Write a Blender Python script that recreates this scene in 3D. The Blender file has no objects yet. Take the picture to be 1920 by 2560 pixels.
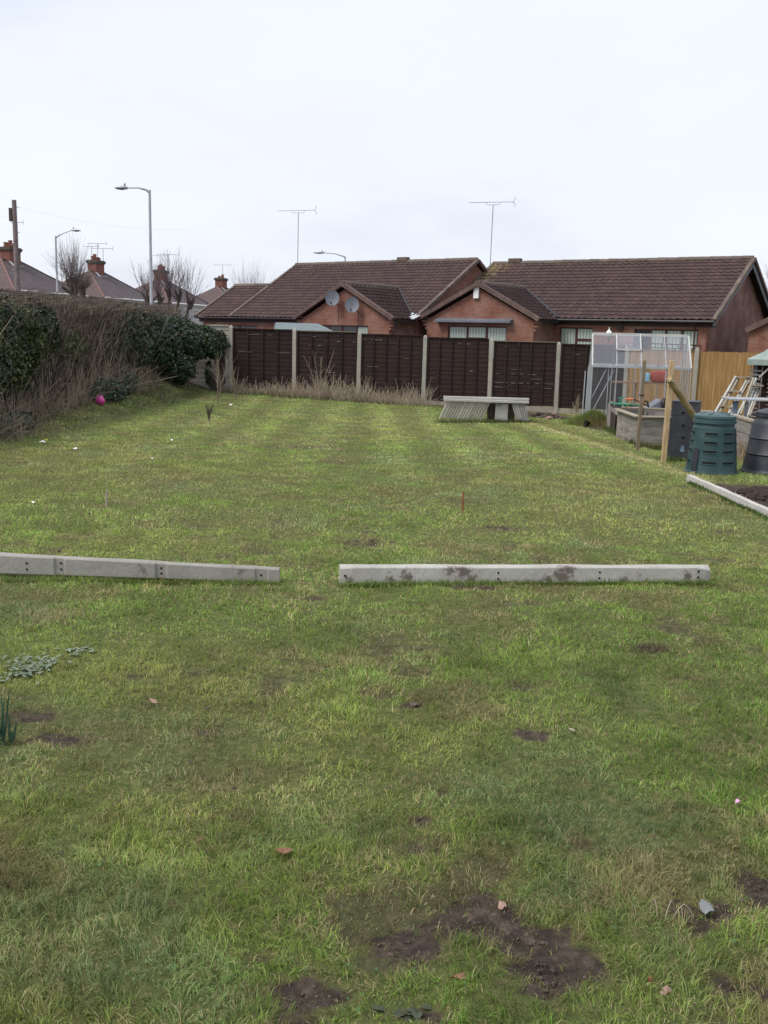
import bpy, math, random
import numpy as np
from mathutils import Vector, Matrix
from mathutils.noise import noise as mnoise
R = math.radians
random.seed(7)
rng = np.random.default_rng(11)
sc = bpy.context.scene
col = sc.collection

# ------------------------------------------------------------------ camera
FPX, CX, CY, CAMH = 2512.0, 960.0, 1280.0, 1.6
PITCH, ROLL = R(10.05), 0.025
CAM = (Matrix.Translation((0, 0, CAMH)) @ Matrix.Rotation(math.pi/2 - PITCH, 4, 'X')
       @ Matrix.Rotation(ROLL, 4, 'Z'))
cd = bpy.data.cameras.new('camera'); cam = bpy.data.objects.new('camera', cd); col.objects.link(cam)
cam.matrix_world = CAM
cd.sensor_fit = 'VERTICAL'; cd.sensor_height = 24.0; cd.lens = 24.0*FPX/2560.0
cd.clip_start = 0.05; cd.clip_end = 3000
sc.camera = cam

def ray(px, py):
    return (CAM.to_3x3() @ Vector(((px-CX)/FPX, -(py-CY)/FPX, -1))).normalized()
def at(px, py, Y):
    d = ray(px, py)
    return Vector((0, 0, CAMH)) + d*(Y/d.y)

def sst(a, b, x):
    t = np.clip((x-a)/(b-a), 0, 1); return t*t*(3-2*t)
def ground(X, Y):
    X = np.asarray(X, float); Y = np.asarray(Y, float)
    s = sst(8, 30, Y)
    b = (-.37 - .036*np.clip(X, -6, 8))*s
    b = b + .42*sst(-5.0, -7.0, X)*sst(15, 23, Y)*(1-sst(31, 33, Y))
    b = b + .25*np.exp(-((X+6.5)**2/.5+(Y-26.5)**2/1.5))
    b = b + .24*np.exp(-((X-4.93)**2/.10+(Y-23.9)**2/.16))
    return b
def gz(X, Y): return float(ground(X, Y))
def G(px, py):
    """ground point seen at a pixel"""
    d = ray(px, py); o = Vector((0, 0, CAMH)); Y = 1.0
    lo, hi = 1.0, 200.0
    f = lambda Y: (o + d*(Y/d.y)).z - gz((o + d*(Y/d.y)).x, Y)
    Y = 1.0; st = .05
    while Y < 150 and f(Y) > 0: Y += st; st = max(.05, Y*.01)
    lo = Y-st; hi = Y
    for _ in range(25):
        m = (lo+hi)/2
        if f(m) > 0: lo = m
        else: hi = m
    p = o + d*(hi/d.y); p.z = gz(p.x, p.y)
    return p

# ------------------------------------------------------------------ noise (numpy)
def _h(ix, iy, s):
    n = (ix*374761393 + iy*668265263 + s*982451653) & 0xffffffff
    n = ((n ^ (n >> 13))*1274126177) & 0xffffffff
    return ((n ^ (n >> 16)) & 0xffff)/65535.0
def vn(x, y, s=0):
    x = np.asarray(x, float); y = np.asarray(y, float)
    ix = np.floor(x).astype(np.int64); iy = np.floor(y).astype(np.int64)
    fx = x-ix; fy = y-iy; fx = fx*fx*(3-2*fx); fy = fy*fy*(3-2*fy)
    a = _h(ix, iy, s); b = _h(ix+1, iy, s); c = _h(ix, iy+1, s); d = _h(ix+1, iy+1, s)
    return (a*(1-fx)+b*fx)*(1-fy)+(c*(1-fx)+d*fx)*fy
def fbm(x, y, s=0, o=4):
    t = 0; a = .5; n = 0
    for i in range(o):
        t = t + a*vn(x*2**i, y*2**i, s+i*17); n += a; a *= .55
    return t/n

# ------------------------------------------------------------------ materials
def newmat(name, rough=.8, spec=.3):
    m = bpy.data.materials.new(name); m.use_nodes = True
    nt = m.node_tree; b = nt.nodes['Principled BSDF']
    b.inputs['Roughness'].default_value = rough
    b.inputs['Specular IOR Level'].default_value = spec
    return m, nt, b
def N(nt, t, **k):
    n = nt.nodes.new(t)
    for a, v in k.items(): setattr(n, a, v)
    return n
def ramp(nt, fac, stops):
    r = N(nt, 'ShaderNodeValToRGB'); e = r.color_ramp.elements
    while len(e) < len(stops): e.new(.5)
    for i, (p, c) in enumerate(stops):
        e[i].position = p; e[i].color = (*c, 1)
    nt.links.new(fac, r.inputs[0]); return r.outputs[0]
def noise(nt, scale, detail=4, vec=None, rough=.6, coord='Object', stretch=None):
    tc = N(nt, 'ShaderNodeTexCoord'); v = tc.outputs[coord] if vec is None else vec
    if stretch:
        mp = N(nt, 'ShaderNodeMapping'); mp.inputs['Scale'].default_value = stretch
        nt.links.new(v, mp.inputs[0]); v = mp.outputs[0]
    n = N(nt, 'ShaderNodeTexNoise'); n.inputs['Scale'].default_value = scale
    n.inputs['Detail'].default_value = detail; n.inputs['Roughness'].default_value = rough
    nt.links.new(v, n.inputs['Vector']); return n.outputs['Fac']
def mixc(nt, fac, a, b, mode='MIX'):
    m = N(nt, 'ShaderNodeMix', data_type='RGBA', blend_type=mode)
    for s, v in ((m.inputs[0], fac), (m.inputs[6], a), (m.inputs[7], b)):
        if hasattr(v, 'node'): nt.links.new(v, s)
        elif isinstance(v, (int, float)): s.default_value = v
        else: s.default_value = (*v, 1)
    return m.outputs[2]
def bump(nt, b, h, strength=.3, dist=.01):
    n = N(nt, 'ShaderNodeBump'); n.inputs['Strength'].default_value = strength
    n.inputs['Distance'].default_value = dist
    nt.links.new(h, n.inputs['Height']); nt.links.new(n.outputs[0], b.inputs['Normal'])
def grainy(name, c0, c1, scale=6, rough=.8, bs=.25, bd=.01, spec=.3, stretch=None, metal=0, c2=None):
    m, nt, b = newmat(name, rough, spec)
    f = noise(nt, scale, 6, stretch=stretch)
    st = [(.32, c0), (.68, c1)] if c2 is None else [(.3, c0), (.52, c1), (.72, c2)]
    nt.links.new(ramp(nt, f, st), b.inputs['Base Color'])
    b.inputs['Metallic'].default_value = metal
    if bs: bump(nt, b, noise(nt, scale*4, 4, stretch=stretch), bs, bd)
    return m
def brickmat(name, c1, c2, mortar, blot, scale_off=0):
    m, nt, b = newmat(name, .88, .25)
    tc = N(nt, 'ShaderNodeTexCoord'); br = N(nt, 'ShaderNodeTexBrick')
    br.inputs['Scale'].default_value = 1; br.inputs['Brick Width'].default_value = .225
    br.inputs['Row Height'].default_value = .075; br.inputs['Mortar Size'].default_value = .006
    br.inputs['Mortar Smooth'].default_value = .2; br.inputs['Bias'].default_value = -.1
    br.inputs['Color1'].default_value = (*c1, 1); br.inputs['Color2'].default_value = (*c2, 1)
    br.inputs['Mortar'].default_value = (*mortar, 1)
    nt.links.new(tc.outputs['UV'], br.inputs['Vector'])
    f = noise(nt, 1.3, 5, vec=tc.outputs['UV']); w = ramp(nt, f, [(.40, (0, 0, 0)), (.66, (1, 1, 1))])
    cc = mixc(nt, .55, br.outputs[0], mixc(nt, w, br.outputs[0], blot))
    f2 = noise(nt, 9, 3, vec=tc.outputs['UV'], stretch=(1, 3, 1))
    cc = mixc(nt, .6, cc, ramp(nt, f2, [(.3, (.55, .5, .5)), (.7, (1.25, 1.2, 1.2))]), 'MULTIPLY')
    nt.links.new(cc, b.inputs['Base Color'])
    bump(nt, b, br.outputs[1], -.4, .006)
    return m
M = {}
M['brick'] = brickmat('brick', (.225, .085, .052), (.145, .054, .040), (.19, .14, .12), (.31, .20, .165))
M['brick_shaded'] = brickmat('brick_shaded', (.175, .078, .064), (.12, .055, .048), (.17, .125, .11), (.30, .21, .185))  # darker copy of the brick for side and end walls, their shade painted in
M['brick_red'] = brickmat('brick_red', (.26, .085, .06), (.17, .06, .05), (.2, .15, .14), (.15, .09, .08))
def tilemat(name, cs, lichen=(.36, .31, .20), tw=.3, th=.3, lich=.62):
    m, nt, b = newmat(name, .8, .3)
    tc = N(nt, 'ShaderNodeTexCoord')
    mp = N(nt, 'ShaderNodeMapping'); mp.inputs['Scale'].default_value = (1/tw, 1/th, 1)
    nt.links.new(tc.outputs['UV'], mp.inputs[0])
    fl = N(nt, 'ShaderNodeVectorMath', operation='FLOOR'); nt.links.new(mp.outputs[0], fl.inputs[0])
    wn = N(nt, 'ShaderNodeTexWhiteNoise', noise_dimensions='2D'); nt.links.new(fl.outputs[0], wn.inputs['Vector'])
    c = ramp(nt, wn.outputs['Value'], [(0, cs[0]), (.5, cs[1]), (1, cs[2])])
    f = noise(nt, .8, 6, vec=tc.outputs['UV'], rough=.7)
    c = mixc(nt, .8, c, ramp(nt, f, [(.3, (.75, .75, .75)), (.7, (1.2, 1.2, 1.2))]), 'MULTIPLY')
    f = noise(nt, 7, 5, vec=tc.outputs['UV'], rough=.75)
    c = mixc(nt, ramp(nt, f, [(lich, (0, 0, 0)), (lich+.1, (.75, .75, .75))]), c, lichen)
    nt.links.new(c, b.inputs['Base Color'])
    return m
M['tile'] = tilemat('roof_tile', [(.068, .043, .043), (.082, .051, .050), (.098, .060, .057)])
M['tile_mossy'] = tilemat('ridge_tile', [(.10, .075, .066), (.125, .095, .08), (.15, .118, .095)], (.26, .21, .11), .45, .45, .60)
M['verge'] = tilemat('verge_tile', [(.125, .082, .070), (.10, .066, .058), (.145, .095, .082)], (.26, .21, .15), .4, .3, .62)
M['tile_grey'] = tilemat('plain_tile', [(.082, .066, .070), (.095, .075, .078), (.11, .088, .09)], (.30, .27, .23), .25, .2, .62)
M['tile_pink'] = tilemat('plain_tile_pink', [(.088, .060, .062), (.10, .068, .068), (.115, .078, .076)], (.30, .25, .22), .25, .2, .66)
M['hip'] = tilemat('hip_tile', [(.20, .115, .10), (.17, .10, .09), (.22, .135, .12)], (.3, .25, .22), .4, .3, .66)
M['fascia'] = grainy('brown_fascia', (.035, .018, .018), (.05, .026, .024), 3, .5, 0)
M['black_plastic'] = grainy('gutter_black', (.018, .016, .02), (.03, .026, .03), 3, .4, 0)
M['frame_brown'] = grainy('window_brown', (.05, .018, .018), (.07, .026, .024), 5, .45, 0)
M['soot'] = grainy('chimney_cap', (.06, .055, .05), (.12, .10, .08), 5, .95)
M['pot'] = grainy('chimney_pot', (.30, .12, .08), (.2, .08, .06), 3, .85)
M['lead'] = grainy('lead_flashing', (.38, .39, .42), (.5, .5, .53), 6, .5, .1)
M['white'] = grainy('white_upvc', (.68, .69, .68), (.8, .8, .8), 3, .4, 0)
M['cream_wall'] = grainy('render_wall', (.42, .40, .40), (.5, .48, .47), 3, .9)
M['fence_dark'] = grainy('fence_dark_wood', (.018, .0105, .0100), (.029, .0165, .0150), 5, .85, .4, .004, stretch=(.5, .5, 6), c2=(.042, .025, .022))
_nt = M['fence_dark'].node_tree; _b = _nt.nodes['Principled BSDF']; _s = _b.inputs['Base Color'].links[0].from_socket
_oi = N(_nt, 'ShaderNodeObjectInfo'); _nt.links.new(mixc(_nt, 1.0, _s, ramp(_nt, _oi.outputs['Random'], [(0, (.78, .78, .80)), (1, (1.3, 1.25, 1.2))]), 'MULTIPLY'), _b.inputs['Base Color'])
M['bare_wood'] = grainy('bare_wood_edge', (.30, .26, .24), (.42, .38, .34), 9, .85)
M['fence_tan'] = grainy('closeboard_wood', (.24, .135, .048), (.34, .20, .078), 2.4, .8, .3, .004, stretch=(7, 7, .45), c2=(.46, .31, .16))
M['grey_wood'] = grainy('weathered_wood', (.14, .125, .12), (.24, .22, .20), 3, .9, .5, .004, stretch=(1, 1, 7), c2=(.34, .30, .25))
M['pale_wood'] = grainy('pale_timber', (.28, .235, .18), (.42, .37, .30), 6, .8, .3, .003)
M['plank'] = grainy('top_plank', (.24, .20, .155), (.38, .33, .26), 4, .85, .3, .003)
M['new_wood'] = grainy('new_stake_wood', (.30, .20, .105), (.42, .30, .17), 5, .75, .3, .003, stretch=(6, 6, .8), c2=(.56, .43, .26))
M['old_wood'] = grainy('old_stake_wood', (.14, .105, .075), (.23, .18, .125), 5, .85, .3, .003, stretch=(6, 6, .8))
M['pole_wood'] = grainy('round_pole_wood', (.22, .165, .075), (.32, .24, .115), 5, .75, .2, .003, c2=(.46, .36, .20))
M['telegraph'] = grainy('telegraph_wood', (.15, .12, .12), (.24, .2, .19), 3, .9)
M['soil'] = grainy('soil', (.022, .015, .013), (.065, .045, .037), 14, .95, .9, .02)
M['rust'] = grainy('rusty_iron', (.16, .06, .025), (.3, .14, .07), 14, .9)
M['galv'] = grainy('galvanised_steel', (.32, .33, .36), (.42, .43, .46), 3, .45, 0, metal=.35)
M['alu'] = grainy('aluminium', (.30, .31, .33), (.42, .43, .45), 3, .45, 0, metal=.2)
M['alu_light'] = grainy('aluminium_light', (.38, .38, .37), (.52, .52, .50), 3, .4, 0)
M['dish'] = grainy('dish_grey', (.11, .12, .15), (.16, .17, .20), 3, .55, 0)
M['felt'] = grainy('green_roof_felt', (.12, .15, .16), (.18, .215, .22), 7, .9, .3)
M['felt_pale'] = grainy('pale_roof_felt', (.22, .27, .25), (.30, .35, .32), 5, .85, .2)
M['bark'] = grainy('bark', (.05, .038, .035), (.11, .085, .075), 12, .95, .5)
M['twig'] = grainy('twig_bark', (.075, .058, .048), (.17, .135, .11), 4, .95, 0)
M['twig_pale'] = grainy('pale_twig', (.19, .155, .115), (.33, .275, .205), 4, .95, 0)
M['dead_stem'] = grainy('dead_stem', (.25, .20, .145), (.46, .38, .28), 2.5, .9, 0)
M['grey_twig'] = grainy('far_twig', (.13, .10, .105), (.20, .16, .165), 2, .95, 0)
M['slate'] = grainy('slate', (.14, .15, .155), (.22, .23, .24), 8, .7)
M['terracotta'] = grainy('terracotta', (.27, .17, .135), (.38, .25, .20), 20, .9)
M['brown_leaf'] = grainy('dead_leaf', (.13, .06, .035), (.28, .15, .09), 20, .8)
M['pink'] = grainy('pink_plastic', (.50, .03, .22), (.62, .06, .32), 8, .25, .3, spec=.6)
M['palepink'] = grainy('pale_pink', (.72, .30, .55), (.8, .4, .62), 20, .5)
M['paper'] = grainy('white_litter', (.72, .72, .70), (.85, .85, .83), 20, .7)
M['yellow'] = grainy('yellow_litter', (.62, .5, .05), (.7, .55, .1), 20, .7)
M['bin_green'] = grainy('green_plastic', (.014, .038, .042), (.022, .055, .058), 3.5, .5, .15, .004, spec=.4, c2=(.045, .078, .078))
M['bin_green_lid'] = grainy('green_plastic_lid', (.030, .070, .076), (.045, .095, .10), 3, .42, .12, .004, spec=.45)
M['bin_black'] = grainy('dark_plastic', (.016, .018, .026), (.028, .030, .040), 3.5, .5, .15, .004, spec=.4, c2=(.055, .056, .064))
M['hole'] = grainy('hole_black', (.004, .004, .004), (.008, .008, .008), 3, .9, 0)
M['bluegrey'] = grainy('blue_plastic', (.06, .10, .16), (.2, .25, .32), 8, .5)
M['redbag'] = grainy('red_sack', (.34, .07, .05), (.42, .10, .07), 4, .6)
M['bluebag'] = grainy('blue_label', (.25, .5, .68), (.35, .6, .75), 4, .6)
M['hose'] = grainy('green_hose', (.02, .16, .10), (.05, .25, .15), 3, .4, 0)
M['orange'] = grainy('orange_handle', (.62, .16, .08), (.7, .22, .12), 3, .5, 0)
M['cardboard'] = grainy('brown_board', (.22, .13, .08), (.3, .19, .12), 4, .8)

def concretemat(name, a, b_, stain=(.10, .075, .055), th=.66, sc_=3, pits=True):
    m, nt, b = newmat(name, .9, .25)
    f = noise(nt, sc_, 6); c = ramp(nt, f, [(.3, a), (.7, b_)])
    f = noise(nt, 5.5, 7, rough=.72); c = mixc(nt, ramp(nt, f, [(th, (0, 0, 0)), (th+.07, (.8, .8, .8))]), c, stain)
    f = noise(nt, 60, 3); c = mixc(nt, .5, c, ramp(nt, f, [(.3, (.72, .72, .72)), (.7, (1.15, 1.15, 1.15))]), 'MULTIPLY')
    nt.links.new(c, b.inputs['Base Color'])
    bump(nt, b, noise(nt, 26, 5), .55, .006)
    return m
M['concrete'] = concretemat('concrete', (.27, .25, .23), (.37, .35, .32))
M['concrete_pale'] = concretemat('concrete_pale', (.36, .34, .31), (.47, .455, .425), th=.62)
M['concrete_post'] = concretemat('concrete_fence_post', (.30, .28, .24), (.40, .375, .33), (.16, .14, .10), .64)
M['concrete_panel'] = concretemat('concrete_panel', (.30, .275, .235), (.42, .39, .34), (.20, .18, .13), .6)
M['gravel_board'] = concretemat('gravel_board', (.27, .235, .185), (.37, .33, .27), (.15, .13, .09), .6)
M['whiteboard'] = concretemat('painted_board', (.40, .385, .35), (.54, .52, .49), (.30, .26, .2), .66)
M['rock'] = grainy('clod', (.055, .042, .034), (.13, .10, .08), 18, .95, .8)

def muddy(name, a, b_, spots):
    """concrete with dried mud smears at fixed places on the thing (object space)"""
    M[name] = concretemat(name, a, b_, th=.64)
    nt = M[name].node_tree; b = nt.nodes['Principled BSDF']; src = b.inputs['Base Color'].links[0].from_socket
    tc = N(nt, 'ShaderNodeTexCoord'); tot = None
    for p, r in spots:
        d = N(nt, 'ShaderNodeVectorMath', operation='DISTANCE'); nt.links.new(tc.outputs['Object'], d.inputs[0]); d.inputs[1].default_value = p
        mr = N(nt, 'ShaderNodeMapRange'); nt.links.new(d.outputs['Value'], mr.inputs[0]); mr.inputs[1].default_value = 0; mr.inputs[2].default_value = r; mr.inputs[3].default_value = 1; mr.inputs[4].default_value = 0
        if tot is None: tot = mr.outputs[0]
        else:
            q = N(nt, 'ShaderNodeMath', operation='MAXIMUM'); nt.links.new(tot, q.inputs[0]); nt.links.new(mr.outputs[0], q.inputs[1]); tot = q.outputs[0]
    f = noise(nt, 26, 6, rough=.75); q = N(nt, 'ShaderNodeMath', operation='MULTIPLY_ADD'); nt.links.new(tot, q.inputs[0]); q.inputs[1].default_value = .55; nt.links.new(f, q.inputs[2])
    nt.links.new(mixc(nt, ramp(nt, q.outputs[0], [(.80, (0, 0, 0)), (.98, (.85, .85, .85))]), src, (.11, .08, .066)), b.inputs['Base Color'])
    return M[name]
def glassmat(name, alpha, tint, rough=.05):
    m, nt, b = newmat(name, rough, .25)
    b.inputs['Base Color'].default_value = (*tint, 1)
    b.inputs['Alpha'].default_value = alpha
    return m
M['gh_glass'] = glassmat('greenhouse_glass', .07, (.38, .42, .48))
M['gh_roof'] = glassmat('greenhouse_roof_glass', .20, (.50, .52, .60), .12)
m, nt, b = newmat('window_glass', .06, .6); b.inputs['Base Color'].default_value = (.02, .024, .028, 1); M['glass'] = m
def blindmat():
    m, nt, b = newmat('vertical_blind', .25, .5)
    tc = N(nt, 'ShaderNodeTexCoord'); w = N(nt, 'ShaderNodeTexWave'); w.inputs['Scale'].default_value = 2.2
    w.inputs['Distortion'].default_value = .3
    nt.links.new(tc.outputs['UV'], w.inputs['Vector'])
    nt.links.new(ramp(nt, w.outputs['Fac'], [(.1, (.25, .30, .27)), (.7, (.41, .47, .43))]), b.inputs['Base Color'])
    return m
M['blind'] = blindmat()
def attrmat(name, rough=.6, trans=.0, spec=.25):
    m, nt, b = newmat(name, rough, spec)
    a = N(nt, 'ShaderNodeAttribute', attribute_name='Col')
    nt.links.new(a.outputs['Color'], b.inputs['Base Color'])
    if trans:
        t = N(nt, 'ShaderNodeBsdfTranslucent'); nt.links.new(a.outputs['Color'], t.inputs[0])
        mx = N(nt, 'ShaderNodeMixShader'); mx.inputs[0].default_value = trans
        nt.links.new(b.outputs[0], mx.inputs[1]); nt.links.new(t.outputs[0], mx.inputs[2])
        nt.links.new(mx.outputs[0], nt.nodes['Material Output'].inputs[0])
    return m
M['grass'] = attrmat('grass_blade', .55, .45)
M['leaf'] = attrmat('leaf', .42, .15, .45)
M['groundm'] = None

# ------------------------------------------------------------------ object helpers
def tag(o, label=None, cat=None, group=None, kind=None):
    if label: o['label'] = label
    if cat: o['category'] = cat
    if group: o['group'] = group
    if kind: o['kind'] = kind
    return o
def empty(name, loc=(0, 0, 0), rz=0, **k):
    o = bpy.data.objects.new(name, None); col.objects.link(o)
    o.location = loc; o.rotation_euler = (0, 0, rz); o.empty_display_size = .1
    bpy.context.view_layer.update()
    return tag(o, **k)
def link(name, me, parent=None, **k):
    o = bpy.data.objects.new(name, me); col.objects.link(o)
    if parent is not None: o.parent = parent
    return tag(o, **k)
def copy_tree(o, parent=None):
    c = o.copy(); col.objects.link(c)
    if parent is not None: c.parent = parent
    for ch in list(o.children): copy_tree(ch, c)
    return c
def boxuv(me):
    uv = me.uv_layers.new(name='UVMap')
    for p in me.polygons:
        n = p.normal
        t = Vector((0, 0, 1)).cross(n)
        if t.length < .05: t = Vector((1, 0, 0))
        t.normalize(); s = n.cross(t)
        for li in p.loop_indices:
            co = me.vertices[me.loops[li].vertex_index].co
            uv.data[li].uv = (co.dot(t), co.dot(s))
class MB:
    def __init__(s): s.v = []; s.f = []; s.m = []; s.cur = 0
    def add(s, vs, fs):
        o = len(s.v); s.v += [Vector(v) for v in vs]; s.f += [tuple(i+o for i in f) for f in fs]
        s.m += [s.cur]*len(fs); return s
    def box(s, x0, x1, y0, y1, z0, z1, M_=None):
        vs = [Vector((x, y, z)) for z in (z0, z1) for y in (y0, y1) for x in (x0, x1)]
        if M_ is not None: vs = [M_ @ v for v in vs]
        return s.add(vs, [(0, 2, 3, 1), (4, 5, 7, 6), (0, 1, 5, 4), (2, 6, 7, 3), (0, 4, 6, 2), (1, 3, 7, 5)])
    def beam(s, p0, p1, w, h, up=(0, 0, 1), w1=None, h1=None):
        p0, p1 = Vector(p0), Vector(p1); d = (p1-p0).normalized(); up = Vector(up)
        x = d.cross(up)
        if x.length < .01: x = d.cross(Vector((0, 1, 0)))
        x.normalize(); z = x.cross(d)
        w1 = w if w1 is None else w1; h1 = h if h1 is None else h1
        vs = []
        for p, a, b in ((p0, w, h), (p1, w1, h1)):
            vs += [p-x*a/2-z*b/2, p+x*a/2-z*b/2, p+x*a/2+z*b/2, p-x*a/2+z*b/2]
        return s.add(vs, [(3, 2, 1, 0), (4, 5, 6, 7), (0, 1, 5, 4), (1, 2, 6, 5), (2, 3, 7, 6), (3, 0, 4, 7)])
    def tube(s, pts, r, n=8, cap=True):
        pts = [Vector(p) for p in pts]; rs = r if isinstance(r, (list, tuple)) else [r]*len(pts)
        o = len(s.v); ref = None; vs = []
        for i, p in enumerate(pts):
            d = (pts[min(i+1, len(pts)-1)]-pts[max(i-1, 0)]).normalized()
            if ref is None:
                ref = d.cross(Vector((0, 0, 1)));
                if ref.length < .1: ref = d.cross(Vector((1, 0, 0)))
            x = (ref - d*ref.dot(d)).normalized(); ref = x; y = d.cross(x)
            vs += [p + (x*math.cos(2*math.pi*k/n)+y*math.sin(2*math.pi*k/n))*rs[i] for k in range(n)]
        fs = []
        for i in range(len(pts)-1):
            for k in range(n):
                a = i*n+k; b = i*n+(k+1) % n
                fs.append((a, b, b+n, a+n))
        if cap: fs += [tuple(range(n-1, -1, -1)), tuple(range((len(pts)-1)*n, len(pts)*n))]
        return s.add(vs, fs)
    def lathe(s, prof, n=32, c=(0, 0, 0), rfun=None):
        vs = []; c = Vector(c)
        for r, z in prof:
            for k in range(n):
                a = 2*math.pi*k/n; rr = r*(rfun(a) if rfun else 1)
                vs.append(c+Vector((rr*math.cos(a), rr*math.sin(a), z)))
        fs = []
        for i in range(len(prof)-1):
            for k in range(n):
                a = i*n+k; b = i*n+(k+1) % n
                fs.append((a, b, b+n, a+n))
        fs += [tuple(range(n-1, -1, -1)), tuple(range((len(prof)-1)*n, len(prof)*n))]
        return s.add(vs, fs)
    def prism(s, poly, d):
        """poly: list of 3D points, extruded by vector d"""
        n = len(poly); d = Vector(d); P = [Vector(p) for p in poly]
        nn = (P[1]-P[0]).cross(P[2]-P[0])
        if nn.dot(d) > 0: P = P[::-1]
        vs = P+[p+d for p in P]
        return s.add(vs, [tuple(range(n)), tuple(range(2*n-1, n-1, -1))]+[(i, i+n, (i+1) % n+n, (i+1) % n) for i in range(n)])
    def build(s, name, mat, parent=None, smooth=False, bevel=0, jitter=0, **k):
        me = bpy.data.meshes.new(name)
        me.from_pydata([tuple(v) for v in s.v], [], s.f)
        mats = mat if isinstance(mat, (list, tuple)) else [mat]
        for m_ in mats: me.materials.append(m_)
        if len(mats) > 1: me.polygons.foreach_set('material_index', s.m)
        me.update()
        if bevel:
            import bmesh
            bm = bmesh.new(); bm.from_mesh(me)
            es = [e for e in bm.edges if len(e.link_faces) == 2 and e.calc_face_angle(0) > R(50)]
            bmesh.ops.bevel(bm, geom=es, offset=bevel, segments=2, affect='EDGES', profile=.5, clamp_overlap=True)
            bm.to_mesh(me); bm.free()
        if smooth:
            me.polygons.foreach_set('use_smooth', [True]*len(me.polygons))
            try: me.set_sharp_from_angle(angle=R(40))
            except Exception: pass
        boxuv(me)
        return link(name, me, parent, **k)

def npmesh(name, V, F, C=None, smooth=False):
    me = bpy.data.meshes.new(name); k = F.shape[1]
    me.vertices.add(len(V)); me.vertices.foreach_set('co', np.ascontiguousarray(V, dtype=np.float32).ravel())
    me.loops.add(F.size); me.loops.foreach_set('vertex_index', np.ascontiguousarray(F, dtype=np.int32).ravel())
    me.polygons.add(len(F)); me.polygons.foreach_set('loop_start', np.arange(0, F.size, k, dtype=np.int32))
    if smooth: me.polygons.foreach_set('use_smooth', np.ones(len(F), dtype=bool))
    me.update(calc_edges=True)
    if C is not None:
        a = me.color_attributes.new('Col', 'FLOAT_COLOR', 'POINT')
        a.data.foreach_set('color', np.ascontiguousarray(np.c_[C, np.ones(len(C))], dtype=np.float32).ravel())
    return me
def np_tubes(P, Rr, name, mat, parent=None, **k):
    """P (n,k,3) polylines, Rr (n,k) radii -> three sided tubes"""
    n, kk, _ = P.shape
    T = np.gradient(P, axis=1); T /= np.linalg.norm(T, axis=2, keepdims=True)+1e-9
    ref = np.where(np.abs(T[:, :, 2:3]) > .8, np.array([1., 0, 0]), np.array([0, 0, 1.]))
    X = np.cross(T, ref); X /= np.linalg.norm(X, axis=2, keepdims=True)+1e-9
    Y = np.cross(T, X)
    V = []
    for j in range(3):
        a = 2*math.pi*j/3
        V.append(P+(X*math.cos(a)+Y*math.sin(a))*Rr[:, :, None])
    V = np.stack(V, 2).reshape(-1, 3)
    base = (np.arange(n)[:, None, None]*kk+np.arange(kk-1)[None, :, None])*3
    j = np.arange(3)[None, None, :]; j2 = (j+1) % 3
    F = np.stack([base+j, base+j2, base+3+j2, base+3+j], -1).reshape(-1, 4)
    me = npmesh(name, V, F); me.materials.append(mat)
    return link(name, me, parent, **k)
def np_blades(P, H, W, az, lean, C, droop=.5):
    """three-point ribbons; returns V, F(tri), C"""
    n = len(P); d = np.c_[np.cos(az), np.sin(az), np.zeros(n)]
    sd = np.random.default_rng(5).uniform(0, 2*math.pi, n)
    side = np.c_[np.cos(sd), np.sin(sd), np.zeros(n)]*(W/2)[:, None]
    up = np.array([0, 0, 1.])
    mid = P+(up*np.cos(lean*.6)[:, None]+d*np.sin(lean*.6)[:, None])*(H*.55)[:, None]
    l2 = lean*(1+droop)
    tip = mid+(up*np.cos(l2)[:, None]+d*np.sin(l2)[:, None])*(H*.5)[:, None]
    V = np.stack([P-side, P+side, mid-side*.8, mid+side*.8, tip], 1).reshape(-1, 3)
    b = (np.arange(n)*5)[:, None]
    F = np.concatenate([b+np.array([0, 1, 3]), b+np.array([0, 3, 2]), b+np.array([2, 3, 4])])
    return V, F, np.repeat(C, 5, 0)
def np_leaves(P, Nn, S, C, name, mat, parent=None, aspect=1.0, **k):
    """kite shaped folded leaves at P with normal Nn"""
    n = len(P); r = np.random.default_rng(3)
    t = np.cross(Nn, r.normal(size=(n, 3))); t /= np.linalg.norm(t, axis=1, keepdims=True)+1e-9
    b = np.cross(Nn, t); S = S[:, None]
    V = np.stack([P-t*S*.5, P+b*S*.42*aspect+Nn*S*.12, P+t*S*.6, P-b*S*.42*aspect+Nn*S*.12], 1).reshape(-1, 3)
    q = (np.arange(n)*4)[:, None]
    F = np.concatenate([q+np.array([0, 2, 1]), q+np.array([0, 3, 2])])
    me = npmesh(name, V, F, np.repeat(C, 4, 0)); me.materials.append(mat)
    return link(name, me, parent, **k)
# ------------------------------------------------------------------ world and light
w = bpy.data.worlds.new('World'); sc.world = w; w.use_nodes = True
nt = w.node_tree; bg = nt.nodes['Background']; bg.inputs[1].default_value = .1
SUN_EL, SUN_AZ = R(52), R(-118)     # azimuth measured from +Y towards +X
sky = N(nt, 'ShaderNodeTexSky', sky_type='NISHITA'); sky.sun_disc = False
sky.sun_elevation = SUN_EL; sky.sun_rotation = SUN_AZ; sky.dust_density = 3; sky.air_density = 1
tc = N(nt, 'ShaderNodeTexCoord')
mp = N(nt, 'ShaderNodeMapping'); mp.inputs['Scale'].default_value = (1, 1, 2.6); nt.links.new(tc.outputs['Generated'], mp.inputs[0])
nz = N(nt, 'ShaderNodeTexNoise'); nz.inputs['Scale'].default_value = 2.3; nz.inputs['Detail'].default_value = 7; nz.inputs['Roughness'].default_value = .55
nt.links.new(mp.outputs[0], nz.inputs[0])
SKY = 5.4
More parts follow.
